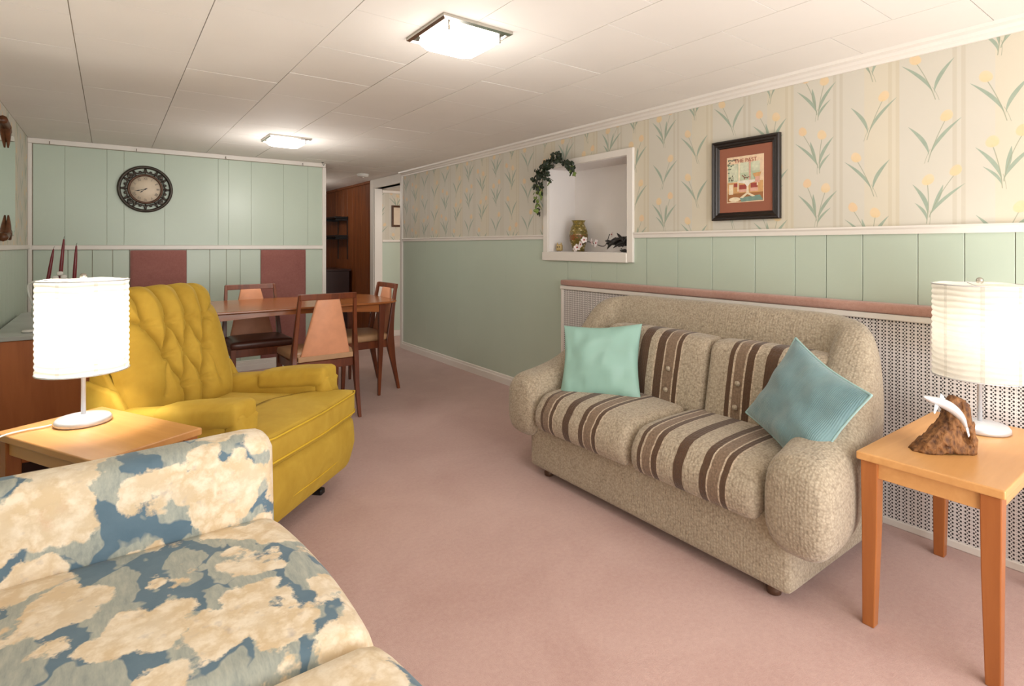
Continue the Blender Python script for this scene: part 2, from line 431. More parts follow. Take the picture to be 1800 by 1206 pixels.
def rbox(bm, c, h, r, n=10, fn=None, bulge=(0,0,0)):
    """rounded box with optional puff and a warp fn(p, q) in local coords"""
    c = Vector(c); hx, hy, hz = h; r = min(r, hx, hy, hz) if not isinstance(r, tuple) else r
    rr = r if isinstance(r, tuple) else (r, r, r)
    s = [math.sin(PI/2*(2*i/n-1)) for i in range(n+1)]
    cache = {}
    def V(q):
        k = tuple(round(a, 6) for a in q)
        if k in cache: return cache[k]
        core = [max(-(hh-ra), min(hh-ra, qq*hh)) for hh, ra, qq in zip(h, rr, q)]
        d = Vector([(qq*hh-co)/ra for hh, co, qq, ra in zip(h, core, q, rr)])
        if d.length > 0: d.normalize()
        p = Vector([co+di*ra for co, di, ra in zip(core, d, rr)])
        for a in range(3):
            o1, o2 = q[(a+1) % 3], q[(a+2) % 3]
            p[a] += bulge[a]*q[a]*(1-o1*o1)*(1-o2*o2)
        if fn: p = Vector(fn(p, q))
        cache[k] = bm.verts.new(c+p); return cache[k]
    for a in range(3):
        for sg in (-1, 1):
            for i in range(n):
                for j in range(n):
                    def Q(u, w):
                        q = [0, 0, 0]; q[a] = sg; q[(a+1) % 3] = u; q[(a+2) % 3] = w; return q
                    vs = [V(Q(s[i], s[j])), V(Q(s[i+1], s[j])), V(Q(s[i+1], s[j+1])), V(Q(s[i], s[j+1]))]
                    if sg < 0: vs = vs[::-1]
                    if len(set(vs)) == 4: bm.faces.new(vs)
def soft(name, c, h, r, mat, parent=None, n=10, fn=None, bulge=(0,0,0)):
    bm = bmesh.new(); rbox(bm, c, h, r, n, fn, bulge); return from_bm(name, bm, mat, parent)
def prism(bm, pts, a0, a1, axis='z'):
    def P(p, a): return {'z': (p[0], p[1], a), 'x': (a, p[0], p[1]), 'y': (p[0], a, p[1])}[axis]
    A = [bm.verts.new(P(p, a0)) for p in pts]; B = [bm.verts.new(P(p, a1)) for p in pts]; n = len(pts)
    for i in range(n): bm.faces.new((A[i], A[(i+1) % n], B[(i+1) % n], B[i]))
    bm.faces.new(A[::-1]); bm.faces.new(B)
def clone(o, parent=None):
    c = o.copy(); COL.objects.link(c); c.parent = parent
    for ch in list(o.children): clone(ch, c)
    return c
def text_mesh(name, s, size, mat, parent, mtx, depth=.0006, align='CENTER'):
    cu = bpy.data.curves.new(name, 'FONT'); cu.body = s; cu.size = size; cu.extrude = depth; cu.align_x = align; cu.align_y = 'CENTER'
    t = bpy.data.objects.new('tmp', cu); COL.objects.link(t)
    dg = bpy.context.evaluated_depsgraph_get(); me = bpy.data.meshes.new_from_object(t.evaluated_get(dg))
    bpy.data.objects.remove(t); me.transform(mtx)
    return link(name, me, mat, parent, False)

# ------------------------------------------------------------------ the setting
XL, XR, YC, HC = -.53, 2.81, 5.84, 2.09      # left wall, right wall, clock wall, ceiling height
XE = 1.84                                    # free end of the clock wall
YN, YF = -1.7, 9.3
ND0, ND1 = 6.05, 6.87                        # doorway in the right wall
fl = struct(boxes('floor', [(XL-.1, 4.6, YN, YF+.1, -.06, 0)], M['carpet'], b=0))
# ceiling: backing board with real tiles under it
ce = struct(boxes('ceiling', [(XL-.1, XR+.1, YN, YF+.1, HC+.009, HC+.08)], M['joint'], b=0))
xs = [XL, -.12, .30, .725, 1.15, 1.575, 2.0, 2.425, XR]; tile_me = {}
for ci in range(8):
    x0, x1 = xs[ci], xs[ci+1]; k = -9
    off = 2.19 if ci % 2 == 0 else 2.415
    while True:
        y0 = off+k*.455; y1 = y0+.455; k += 1
        if y0 >= YF: break
        y0c, y1c = max(y0, YN), min(y1, YF)
        if y1c-y0c < .02: continue
        lim = YC if x1 <= 1.6 else 99
        if y0c > lim: continue
        key = (ci, round(y1c-y0c, 3))
        if key not in tile_me:
            bm = bmesh.new(); g = .0016; wx, wy = (x1-x0)/2-g, (y1c-y0c)/2-g
            box_bm(bm, -wx, wx, -wy, wy, 0, .009)
            me = bpy.data.meshes.new('tile'); bmesh.ops.recalc_face_normals(bm, faces=bm.faces); bm.to_mesh(me); bm.free(); me.materials.append(M['ceiling']); tile_me[key] = me
        t = bpy.data.objects.new('tile', tile_me[key]); COL.objects.link(t); t.parent = ce
        t.location = ((x0+x1)/2, (y0c+y1c)/2, HC+random.uniform(-.0006, .0006))
        t.rotation_euler = (random.uniform(-.0012, .0012), random.uniform(-.0012, .0012), 0)

# right wall, built round the niche and the doorway
NY0, NY1, NZ0, NZ1 = 2.49, 3.32, 1.17, 1.83
T = XR+.10
wr = struct(boxes('wall_right', [(XR+.008, T, YN, NY0, 0, HC), (XR+.008, T, NY1, ND0, 0, HC), (XR+.008, T, NY0, NY1, 0, NZ0), (XR+.008, T, NY0, NY1, NZ1, HC),
    (XR+.008, T, ND0, ND1, 1.975, HC), (XR+.008, T, ND1, YF, 0, HC)], M['joint'], b=0))
def panel_run(parent, axis, plane, a0, a1, z0, z1, cuts, gaps, mat, th=.008, sgn=1, holes=None):
    """boards butted with a small v-gap; plane = face position, sgn = direction of depth"""
    e = [a0]+[c for c in cuts if a0 < c < a1]+[a1]
    for i in range(len(e)-1):
        g = gaps
        p, q = e[i]+g, e[i+1]-g
        zz0, zz1 = z0, z1
        segs = [(p, q, zz0, zz1)]
        if holes:
            ha, hb, hz = holes
            if q > ha and p < hb:
                segs = [(p, q, zz0, hz)]
                if p < ha: segs.append((p, ha, hz, zz1))
                if q > hb: segs.append((hb, q, hz, zz1))
        bm = bmesh.new()
        for s in segs:
            if axis == 'y': box_bm(bm, plane, plane+th*sgn, s[0], s[1], s[2], s[3])
            else: box_bm(bm, s[0], s[1], plane, plane+th*sgn, s[2], s[3])
        o = from_bm('panel', bm, mat, parent, smooth=False)
        if len(segs) == 1: bev(o, .0012, 1)
random.seed(3)
cuts = [YN+.3]; pat = [.11, .2, .13, .26, .16, .31, .1, .22]
def cutlist(start, end, tweak=0):
    out = []; y = start; k = tweak
    while y < end: y += pat[k % 8]; out.append(y); k += 1
    return out
near = [-.9, -.5, -.25, 0, .2, .37, .545, .70, .86, 1.075, 1.235, 1.385, 1.60, 1.86, 2.1, 2.34]
panel_run(wr, 'y', XR, YN, 3.1, 0, 1.285, near+[2.6, 2.85], .0014, M['green'], holes=(NY0, NY1, NZ0))
panel_run(wr, 'y', XR, 3.1, ND0-.05, 0, 1.285, [3.9, 4.75, 5.4], .0004, M['green'], holes=(NY0, NY1, NZ0))
for q in ((YN, NY0, 1.28, HC), (NY1, ND0-.05, 1.28, HC), (NY0, NY1, NZ1, HC)):
    boxes('wallpaper', [(XR, XR+.008, q[0], q[1], q[2], q[3])], M['wallpaper_y'], wr, 0)
# timber panelled stretch beyond the doorway
wp = [7.08, 7.2, 7.31, 7.36, 7.55, 7.68, 7.9, 8.05, 8.12, 8.36, 8.6, 8.72, 9.0]
panel_run(wr, 'y', XR, 6.985, YF, 0, 2.055, wp, .0025, M['panel_wood'])
boxes('timber_moulding', [(XR-.02, XR, 6.985, YF, 2.055, 2.088)], M['panel_wood'], wr)
# trims of the right wall
bm = bmesh.new(); prism(bm, [(XR, 2.04), (XR-.012, 2.04), (XR-.016, 2.052), (XR-.03, 2.058), (XR-.038, 2.07), (XR-.06, 2.075), (XR-.064, 2.0895), (XR, 2.0895)], 0, 1, 'y')
for v in bm.verts: v.co.y = YN if v.co.y < .5 else ND0-.05
struct(from_bm('trim_1', bm, M['white'], smooth=False))
def rail(name, y0, y1, mat=None):
    bm = bmesh.new(); prism(bm, [(XR, 1.272), (XR-.012, 1.272), (XR-.014, 1.292), (XR-.02, 1.3), (XR-.016, 1.308), (XR, 1.308)], y0, y1, 'y')
    return struct(from_bm(name, bm, M['white'], smooth=False))
rail('trim_2', YN, 2.438); rail('trim_3', 3.372, ND0-.05)
def base_r(name, y0, y1):
    bm = bmesh.new(); prism(bm, [(XR, 0), (XR-.016, 0), (XR-.016, .055), (XR-.011, .062), (XR-.009, .078), (XR, .083)], y0, y1, 'y')
    return struct(from_bm(name, bm, M['white'], smooth=False))
base_r('baseboard_right', 3.12, ND0-.05)
# doorway casing
struct(boxes('door_1', [(XR-.018, T+.01, ND0-.05, ND0, 0, HC-.002), (XR-.018, T+.01, ND1, ND1+.11, 0, HC-.002), (XR-.018, T+.01, ND0, ND1, 1.975, HC-.002),
    (XR-.006, T, ND1-.02, ND1, 0, 1.975)], M['white'], b=.004, seg=2))
# side room seen through the doorway
sr = struct(boxes('wall_side_room', [(T+.012, 4.6, 6.90, 7.0, 0, HC), (4.55, 4.65, 3.5, 6.89, 0, HC)], M['joint'], b=0))
boxes('wallpaper', [(T+.012, 4.55, 6.892, 6.90, 1.30, 1.97)], M['wallpaper_x'], sr, 0)
panel_run(sr, 'x', 6.892, T+.012, 4.55, .08, 1.28, [3.2, 3.6, 4.1], .001, M['green'])
boxes('rail', [(T+.012, 4.55, 6.872, 6.891, 1.27, 1.30), (T+.012, 4.55, 6.87, 6.891, 1.925, 1.96)], M['white'], sr)
boxes('skirting', [(T+.012, 4.55, 6.872, 6.891, 0, .08)], M['white'], sr)
struct(boxes('ceiling_side_room', [(T+.012, 4.6, 3.5, 6.89, 1.96, 2.0)], M['ceiling'], b=0))
# clock wall (free-standing partition) and its panelling
wb = struct(boxes('wall_back', [(XL, XE-.01, YC+.008, YC+.1, 0, HC)], M['joint'], b=0))
cl = [-.3, -.14, -.05, .1, .28, .42, .62, .72, .83, .92, 1.06, 1.2, 1.38, 1.52, 1.66]
panel_run(wb, 'x', YC, XL+.03, XE-.015, 1.225, 2.045, [-.3, -.02, .1, .4, .83, .92, 1.12, 1.42, 1.66], .0006, M['green'])
panel_run(wb, 'x', YC, XL+.03, XE-.015, 0, 1.185, [-.28, -.12, .02, .139, .57, .76, .9, 1.02, 1.203, 1.637], .0016, M['green'])
for a, b_ in ((.143, .570), (1.205, 1.637)):
    soft('carpet_strip', ((a+b_)/2, YC-.006, .64), ((b_-a)/2, .006, .54), .005, M['carpet_mauve'], wb, 6)
struct(boxes('trim_4', [(XL, XE, YC-.022, YC+.001, 2.048, HC-.001)], M['white']))
struct(boxes('trim_5', [(XL+.02, XE-.03, YC-.018, YC+.001, 1.186, 1.224)], M['white'], b=.004, seg=2))
struct(boxes('trim_6', [(XE-.035, XE+.004, YC-.02, YC+.105, 0, 2.047)], M['white']))
struct(boxes('trim_7', [(XL, XL+.026, YC-.024, YC+.001, 0, 2.047)], M['white']))
struct(boxes('baseboard_back', [(XL+.03, XE-.035, YC-.03, YC+.001, 0, .055), (XL+.03, XE-.035, YC-.022, YC+.001, .055, .085), (XL+.03, XE-.035, YC-.014, YC+.001, .085, .1)], M['white'], b=.002))
# left wall
wl = struct(boxes('wall_left', [(XL-.1, XL-.008, YN, YF, 0, HC)], M['joint'], b=0))
panel_run(wl, 'y', XL, YN, YC-.03, 0, 1.19, [k*.137-1.5 for k in range(54)], .0016, M['green'], sgn=-1)
boxes('wallpaper', [(XL-.008, XL, YN, YC, 1.19, HC)], M['wallpaper_y'], wl, 0)
struct(boxes('trim_8', [(XL, XL+.016, YN, YC-.026, 1.192, 1.224)], M['white'], b=.004, seg=2))
struct(boxes('baseboard_left', [(XL, XL+.016, YN, YC-.03, 0, .085)], M['white']))
# hall behind the partition
struct(boxes('wall_hall_end', [(XL-.1, T, YF, YF+.1, 0, HC)], M['panel_wood'], b=0))
struct(boxes('wall_hall_left', [(.4, .5, YC+.11, YF, 0, HC)], M['green'], b=0))

# niche
nb = struct(boxes('wall_niche', [(XR+.1, 3.09, NY0-.012, NY0, NZ0-.012, NZ1+.012), (XR+.1, 3.09, NY1, NY1+.012, NZ0-.012, NZ1+.012), (XR+.1, 3.09, NY0, NY1, NZ0-.012, NZ0), (XR+.1, 3.09, NY0, NY1, NZ1, NZ1+.012),
    (3.09, 3.1, NY0-.012, NY1+.012, NZ0-.012, NZ1+.012), (XR, XR+.1, NY0-.001, NY0+.004, NZ0, NZ1), (XR, XR+.1, NY1-.004, NY1+.001, NZ0, NZ1), (XR, XR+.1, NY0, NY1, NZ0-.001, NZ0+.004), (XR, XR+.1, NY0, NY1, NZ1-.004, NZ1+.001)], M['nichewhite'], b=0))
struct(boxes('trim_9', [(XR-.02, XR+.001, NY0-.05, NY0+.004, NZ0-.062, NZ1+.045), (XR-.02, XR+.001, NY1-.004, NY1+.05, NZ0-.002, NZ1+.045), (XR-.02, XR+.001, NY0, NY1, NZ1-.002, NZ1+.045), (XR-.028, XR+.001, NY0, NY1+.055, NZ0-.065, NZ0)], M['white'], b=.003))

# radiator cover: perforated boards in a white frame under a carpeted ledge
RX = 2.745; RY1 = 3.10
rc = thing('radiator_cover', 'long low radiator cover with perforated white front behind the striped sofa', 'radiator cover', (RX, 0, 0))
for a, b_ in ((YN+.02, -.35), (-.35, .62), (.62, 1.88), (1.88, RY1-.02)):
    boxes('perforated_panel', [(.003, .009, a+.001, b_-.001, .03, .895)], M['grille'], rc, 0)
boxes('top_rail', [(-.012, .06, YN+.02, RY1, .895, .921)], M['white'], rc)
boxes('bottom_rail', [(-.006, .02, YN+.02, RY1, 0, .03)], M['white'], rc)
boxes('corner_post', [(-.006, .06, RY1-.022, RY1, .03, .894)], M['white'], rc)
soft('carpet_ledge', (.022, (RY1+YN)/2, .944), (.04, (RY1-YN)/2-.004, .0225), .014, M['carpet_rust'], rc, 10)

# ------------------------------------------------------------------ ceiling fittings
def ceiling_light(loc, label):
    t = thing('ceiling_light', label, 'ceiling light', loc, 0, 'square ceiling lights')
    bm = bmesh.new(); s = .16
    def sq(r, z, k=0): return [(x*r, y*r, z) for x, y in ((-1,-1),(1,-1),(1,1),(-1,1))]
    loft(bm, [sq(s, 0), sq(s, -.012), sq(s-.012, -.018), sq(s-.02, -.01), sq(s-.05, -.008)], cap=False)
    o = from_bm('frame', bm, M['chrome'], t, False)
    def oct_(r, c, z):
        p = []
        for sx, sy in ((1,-1),(1,1),(-1,1),(-1,-1)):
            a = [(sx*r, sy*(r-c)), (sx*(r-c), sy*r)]
            if sx*sy > 0: pass
            p += a if sx*sy > 0 else a[::-1]
        return [(x, y, z) for x, y in p]
    bm = bmesh.new(); loft(bm, [oct_(.128, .03, -.008), oct_(.132, .032, -.024), oct_(.118, .03, -.05), oct_(.085, .02, -.058)])
    bev(from_bm('diffuser', bm, M['diffuser'], t, False), .008, 3, 10)
    bm = bmesh.new(); ring = oct_(.13, .034, -.03); tube(bm, ring, .006, 8, closed=True)
    from_bm('glass_rim', bm, M['glass'], t)
    for sx in (-1, 1):
        if sx > 0:
            l = lamp('ceiling_fill', (0,0,0), 10 if loc[1] > 3 else 4.5, (1,.965,.92), .14); l.parent = t; l.location = (0,0,-.4)  # added unseen fill hung below the fixture to brighten the ceiling
        boxes('clip', [(sx*.118-.004, sx*.118+.004, -.128, -.122, -.045, -.008)], M['chrome'], t, .001)
    return t
ceiling_light((1.16, 1.945, HC), 'larger looking square ceiling light, nearest the camera, with bright pressed glass diffuser')
ceiling_light((1.16, 4.68, HC), 'square ceiling light farther off, above the dining table end')
sd = thing('smoke_detector', 'small round white smoke detector on the ceiling by the doorway', 'smoke detector', (2.47, 6.4, HC))
bm = bmesh.new(); lathe(bm, [(.07, 0), (.07, -.012), (.062, -.03), (.03, -.038), (.001, -.038)][::-1], 28); from_bm('casing', bm, M['porcelain'], sd)
bm = bmesh.new(); lathe(bm, [(.001, -.044), (.014, -.044), (.014, -.036)], 16); from_bm('test_button', bm, M['white'], sd)
for x, wh in ((-.395, 'leftmost of four'), (.19, 'above the clock'), (.89, 'third from left'), (1.6, 'rightmost of four')):
    bm = bmesh.new(); pts = [(0, 0, 0), (0, -.012, 0)]+[(0, -.022+.010*math.cos(a), -.010+.010*math.sin(a)) for a in np.linspace(PI/2, -PI*.75, 9)]
    tube(bm, pts, .0022, 6); o = from_bm('cup_hook', bm, M['clock_edge']); o.location = (x, YC-.021, 2.068)
    tag(o, 'tiny dark cup hook in green wall top trim, '+wh, 'hook', 'cup hooks in the top trim')
hk = thing('ceiling_hook', 'small dark hook hanging from ceiling at the end of the partition', 'hook', (1.79, 5.76, HC))
bm = bmesh.new(); tube(bm, [(0,0,0),(0,0,-.02),(.008,0,-.03),(.014,0,-.024),(.012,0,-.014)], .0026, 6, n=4); from_bm('wire', bm, M['black'], hk)
bm = bmesh.new(); lathe(bm, [(.001,-.004),(.012,-.004),(.014,0)], 12); from_bm('plate', bm, M['black'], hk)

# ------------------------------------------------------------------ wall clock
ck = thing('wall_clock', 'round dark bronze wall clock with openwork scroll frame on green wall', 'clock', (.255, YC-.001, 1.722))
ck.rotation_euler = (PI/2, 0, 0)      # local z points out of the wall
bm = bmesh.new()
def ring(bm, prof, seg=64):
    rings = [[(r*math.cos(2*PI*i/seg), r*math.sin(2*PI*i/seg), z) for i in range(seg)] for r, z in prof]
    loft(bm, rings+[rings[0]], False)
ring(bm, [(.205,.004),(.207,.014),(.2,.024),(.188,.024),(.18,.014),(.18,.004)]); from_bm('outer_rim', bm, M['clock_dark'], ck)
bm = bmesh.new(); ring(bm, [(.133,.004),(.133,.018),(.128,.028),(.119,.028),(.113,.018),(.113,.004)]); from_bm('inner_rim', bm, M['clock_edge'], ck)
bm = bmesh.new()
for k in range(12):
    a0 = 2*PI*k/12
    for sg in (-1, 1):
        pts = []
        for i in range(15):
            q = i/14; rr = .157+.017*math.cos(q*5.2)*(1-.3*q); aa = a0+sg*(.02+.2*q-.05*math.sin(q*6))
            pts.append((rr*math.cos(aa), rr*math.sin(aa), .012+.006*math.sin(q*PI)))
        tube(bm, pts, lambda s: .0085*(1-.55*s), 7)
    pts = [((.133+.045*i/5)*math.cos(a0+.02*math.sin(i)), (.133+.045*i/5)*math.sin(a0+.02*math.sin(i)), .012) for i in range(6)]
    tube(bm, pts, lambda s: .009-.004*abs(2*s-1), 7)
    a1 = a0+PI/12; rbox(bm, (.15*math.cos(a1), .15*math.sin(a1), .013), (.012,.012,.008), .008, 4)
    if k % 3 == 1: rbox(bm, (.16*math.cos(a1), .16*math.sin(a1), .011), (.02,.02,.006), .006, 4)
from_bm('scrollwork', bm, M['clock_dark'], ck)
bm = bmesh.new(); lathe(bm, [(.001,.004),(.116,.004),(.116,.012),(.001,.012)], 48); from_bm('dial', bm, M['clock_face'], ck)
for k, s in enumerate(['XII','I','II','III','IIII','V','VI','VII','VIII','IX','X','XI']):
    a = PI/2-2*PI*k/12
    mt = Matrix.Translation((.092*math.cos(a), .092*math.sin(a), .0128)) @ Matrix.Rotation(a-PI/2, 4, 'Z') @ Matrix.Scale(.72, 4, (1,0,0))
    text_mesh('numeral', s, .034, M['ink'] if k in (2,3,4) else M['ink_soft'], ck, mt, .0004)
def hand(name, ang, ln, wd, z):
    bm = bmesh.new(); a = PI/2-ang; d = Vector((math.cos(a), math.sin(a), 0)); s = Vector((-d.y, d.x, 0))
    prism(bm, [tuple((d*p+s*q)[:2]) for p, q in ((-.014,-wd*.6),(ln*.45,-wd*.5),(ln*.62,-wd*1.5),(ln*.8,-wd*.7),(ln,0),(ln*.8,wd*.7),(ln*.62,wd*1.5),(ln*.45,wd*.5),(-.014,wd*.6))], z, z+.0015)
    from_bm(name, bm, M['black'], ck, False)
hand('minute_hand', 2*PI*42.5/60, .088, .0032, .0165); hand('hour_hand', 2*PI*(7.7/12), .055, .0036, .0145)
bm = bmesh.new(); lathe(bm, [(.006,.012),(.006,.019),(.001,.02)], 16); from_bm('hub', bm, M['black'], ck)

# ------------------------------------------------------------------ framed picture
pf = thing('framed_picture', 'black framed print with rust mat on tulip wallpaper right of the niche', 'picture', (XR-.001, 1.652, 1.586))
HW, HH = .198, .224
def pic_rect(bm, y0, y1, z0, z1, x=0): 
    vs = [bm.verts.new((x, y, z)) for y, z in ((y0,z0),(y0,z1),(y1,z1),(y1,z0))]; bm.faces.new(vs)
bm = bmesh.new()
prof = [(0, 0), (0, -.02), (.006, -.026), (.014, -.024), (.018, -.018), (.028, -.02), (.034, -.013), (.04, -.014), (.044, -.008), (.046, 0)]
rings = [[(d, (HW-i)*sy, (HH-i)*sz) for sy, sz in ((-1,-1),(1,-1),(1,1),(-1,1))] for i, d in prof]
loft(bm, rings, False); bev(from_bm('frame', bm, M['black_wood'], pf, False), .0008, 1)
boxes('mat_board', [(-.007, -.002, -(HW-.04), HW-.04, -(HH-.04), HH-.04)], M['rust_mat'], pf, 0)
# the print: a window above a table set with a cloth, flat colour shapes (its left is towards +y)
PW, PH = .108, .127
pcols = {k: plain('print_'+k, c, .6, .12, 60, 200, 0) for k, c in dict(paper=(228,200,168), window=(186,196,166), glass=(206,208,182), teal=(118,146,134), brown=(158,106,64), red=(158,72,62), cloth=(226,220,206), tan=(206,158,104), leaf=(112,116,96), cream=(236,214,184), pink=(216,166,146)).items()}
pr = boxes('print', [(-.009, -.0075, -PW, PW, -PH, PH)], pcols['paper'], pf, 0)
lay = [0]
def shape(pts, col):      # pts in 0..1 from the picture's top left
    lay[0] += 1; bm = bmesh.new(); x = -.0091-.00003*lay[0]
    bm.faces.new([bm.verts.new((x, PW-2*PW*u, PH-2*PH*v_)) for u, v_ in pts]); return bm, col
groups = {}
def add(pts, col):
    bm, c = shape(pts, col)
    me = bpy.data.meshes.new('t'); bm.to_mesh(me); bm.free(); groups.setdefault(c, []).append(me)
def R4(u0, v0, u1, v1): return [(u0,v0),(u1,v0),(u1,v1),(u0,v1)]
def ell(cu, cv, ru, rv, n=14): return [(cu+ru*math.cos(2*PI*i/n), cv+rv*math.sin(2*PI*i/n)) for i in range(n)]
add(R4(.04,.16,.9,.55), 'window'); add(R4(.08,.17,.3,.52), 'glass'); add(R4(.38,.14,.6,.36), 'glass'); add(R4(.7,.14,.9,.34), 'glass'); add(R4(.32,.12,.37,.56), 'cream'); add(R4(.61,.1,.66,.56), 'pink')
add(R4(.02,.56,.98,.86), 'tan'); add(R4(.02,.8,.98,.98), 'brown'); add(R4(.06,.6,.18,.82), 'cream')
add([(.36,.9),(.9,.86),(.98,.97),(.4,.99)], 'teal'); add(ell(.22,.93,.16,.05), 'cream')
add(R4(.35,.62,.55,.72), 'red'); add(R4(.66,.6,.84,.7), 'red'); add(R4(.34,.72,.55,.78), 'pink'); add(R4(.64,.7,.85,.78), 'pink'); add(R4(.2,.58,.3,.66), 'red')
add([(.3,.53),(.84,.53),(.85,.56),(.64,.6),(.57,.69),(.5,.6),(.31,.57)], 'cloth'); add(R4(.3,.54,.33,.76), 'cream'); add(R4(.82,.54,.85,.66), 'cream')
add([(.55,.66),(.6,.66),(.61,.8),(.78,.88),(.7,.89),(.57,.83),(.45,.91),(.36,.9),(.54,.8)], 'cream')
rr_ = random.Random(5)
for k in range(26): a = rr_.random(); add(ell(.04+.3*a*rr_.random(), .04+.36*(1-a)*rr_.random()+.02, .02+.012*rr_.random(), .014, 6), 'leaf')
for k in range(12): add(ell(.06+.12*rr_.random(), .4+.12*rr_.random(), .016, .018, 6), 'leaf')
for k in range(13): add(ell(.42+.2*rr_.random(), .4+.1*rr_.random(), .015, .013, 6), 'leaf' if k % 3 else 'red')
add([(.72,.4),(.94,.38),(.9,.47),(.76,.48)], 'tan'); add(R4(.78,.47,.9,.6), 'pink')
for c, mes in groups.items():
    bm = bmesh.new()
    for me in mes: bm.from_mesh(me)
    o = from_bm('print_'+{'window':'window_wall','glass':'window_glow'}.get(c, c+'_shapes'), bm, pcols[c], pr, False); o['kind'] = 'stuff'
mt = Matrix.Translation((-.0112, -.005, PH-.026)) @ Matrix(((0,0,-1,0),(-1,0,0,0),(0,1,0,0),(0,0,0,1)))
text_mesh('print_lettering', 'THE PAST', .03, pcols['red'], pr, mt, .0001)

# ------------------------------------------------------------------ niche contents
FZ = NZ0+.0045
bm = bmesh.new(); va = thing('vase', 'woven green and brown vase with rust band standing in the niche', 'vase', (2.975, 3.155, FZ))
prof = [(.045,0),(.052,.004),(.05,.02),(.058,.05),(.073,.09),(.079,.13),(.075,.165),(.062,.2),(.05,.222),(.048,.235),(.056,.252),(.06,.258),(.054,.256),(.044,.236),(.045,.22)]
lathe(bm, [(r*.93, z*.95) for r, z in prof], 36); from_bm('body', bm, M['vase'], va)
ow = thing('ceramic_figurine', 'small tan square figurine with pointed ears in the niche corner', 'figurine', (2.87, 3.262, FZ), .5)
soft('body', (0,0,.03), (.02,.024,.026), .012, M['tan'], ow, 8)
for s in (-1, 1):
    bm = bmesh.new(); lathe(bm, [(.008,0),(.005,.012),(.0005,.02)], 8); o = from_bm('ear', bm, M['tan'], ow); o.location = (-.005, s*.015, .052)
    bm = bmesh.new(); lathe(bm, [(.0055,0),(.004,.003),(.0005,.004)], 10); o = from_bm('eye', bm, M['ink'], ow); o.location = (-.0195, s*.009, .036); o.rotation_euler = (0, -PI/2, 0)
    bm = bmesh.new(); lathe(bm, [(.0005,0),(.004,.001),(.004,.005)], 8); o = from_bm('foot', bm, M['ink'], ow); o.location = (-.012, s*.01, 0)
# orchid spray
orc = thing('orchid_spray', 'white silk orchid spray with red centres lying in the niche beside the vase', 'flowers', (2.9, 3.0, FZ))
bm = bmesh.new(); tube(bm, [(-.02,.09,.006),(-.02,.05,.03),(-.015,-.03,.075),(-.02,-.12,.058),(.0,-.2,.045),(.02,-.23,.13)], .0028, 6, n=6); from_bm('stem', bm, M['ink'], orc)
def petal_me():
    bm = bmesh.new(); g = [[bm.verts.new((u*.022*(1-.35*v_*v_)*(.35+.65*math.sin(PI*(.12+.8*v_))), .045*v_, .007*math.sin(PI*v_)-.006*u*u)) for u in (-1,-.5,0,.5,1)] for v_ in [i/6 for i in range(7)]]
    for i in range(6):
        for j in range(4): bm.faces.new((g[i][j], g[i][j+1], g[i+1][j+1], g[i+1][j]))
    me = bpy.data.meshes.new('petal'); bm.to_mesh(me); bm.free(); me.materials.append(M['petal']); me.polygons.foreach_set('use_smooth', [True]*len(me.polygons)); return me
PM = petal_me()
def throat_me():
    bm = bmesh.new(); rbox(bm, (0,0,.006), (.011,.012,.009), .009, 6); me = bpy.data.meshes.new('throat'); bmesh.ops.recalc_face_normals(bm, faces=bm.faces); bm.to_mesh(me); bm.free(); me.materials.append(M['red']); return me
TM = throat_me()
for i, (px_, py_, pz_, sc, rx) in enumerate([(-.03,.075,.02,.6,0),(-.04,.05,.032,.62,.6),(-.04,.02,.056,.66,1.2),(-.045,-.03,.09,.6,.2),(-.04,-.10,.072,.62,.9),(-.04,-.14,.066,.7,.4),(.03,-.235,.128,.5,.8)]):
    hd = bpy.data.objects.new('blossom', None); COL.objects.link(hd); hd.parent = orc; hd.location = (px_, py_, pz_)
    hd.rotation_euler = (rx, -PI/2+.3*math.sin(i*2), .3*i); hd.scale = (sc,)*3; hd.empty_display_size = .01
    for k in range(5):
        p = bpy.data.objects.new('petal', PM); COL.objects.link(p); p.parent = hd; p.rotation_euler = (.35, 0, 2*PI*k/5)
    p = bpy.data.objects.new('throat', TM); COL.objects.link(p); p.parent = hd
# black curled foliage at the right of the niche
bf = thing('black_foliage', 'black curled artificial leaves lying in right corner of the niche', 'artificial leaves', (2.925, 2.64, FZ))
bm = bmesh.new(); tube(bm, [(0,.15,.055),(0,.09,.075),(0,.03,.072),(.01,-.03,.082),(.02,-.09,.078),(.02,-.128,.05)], lambda s: .012+.022*math.sin(PI*min(1, s*1.05)), 12, n=5)
for v in bm.verts: v.co += Vector((random.uniform(-.004,.004), random.uniform(-.005,.005), random.uniform(-.006,.006)))
from_bm('leaf_clump', bm, M['blackstuff'], bf)
for k, (y_, z_, l, a) in enumerate([(.1,.065,.1,.15),(.04,.07,.11,-.2),(-.01,.09,.09,.5),(-.06,.08,.09,-.5),(.0,.05,.14,-.15),(.08,.05,.1,-.3)]):
    bm = bmesh.new(); pts = [(-.03-.01*math.sin(q*3), y_+l*(q-.5), z_+a*l*(q-.5)*2+.01*math.sin(q*PI)) for q in [i/8 for i in range(9)]]
    tube(bm, pts, lambda s: .002+.009*math.sin(PI*s), 6); o = from_bm('curled_leaf', bm, M['blackstuff'], bf)
tg = bpy.data.objects.new('x', None)
bm = bmesh.new()
tube(bm, [(0,.03,.016),(-.004,.01,.009),(0,-.012,.014),(.004,-.03,.009),(0,-.05,.02)], lambda s: .003+.006*math.sin(PI*s), 8, n=5)
tube(bm, [(0,0,.008),(.002,.014,.02),(0,.022,.028)], .0025, 6, n=3); rbox(bm, (0,-.02,.006), (.012,.02,.006), .006, 5)
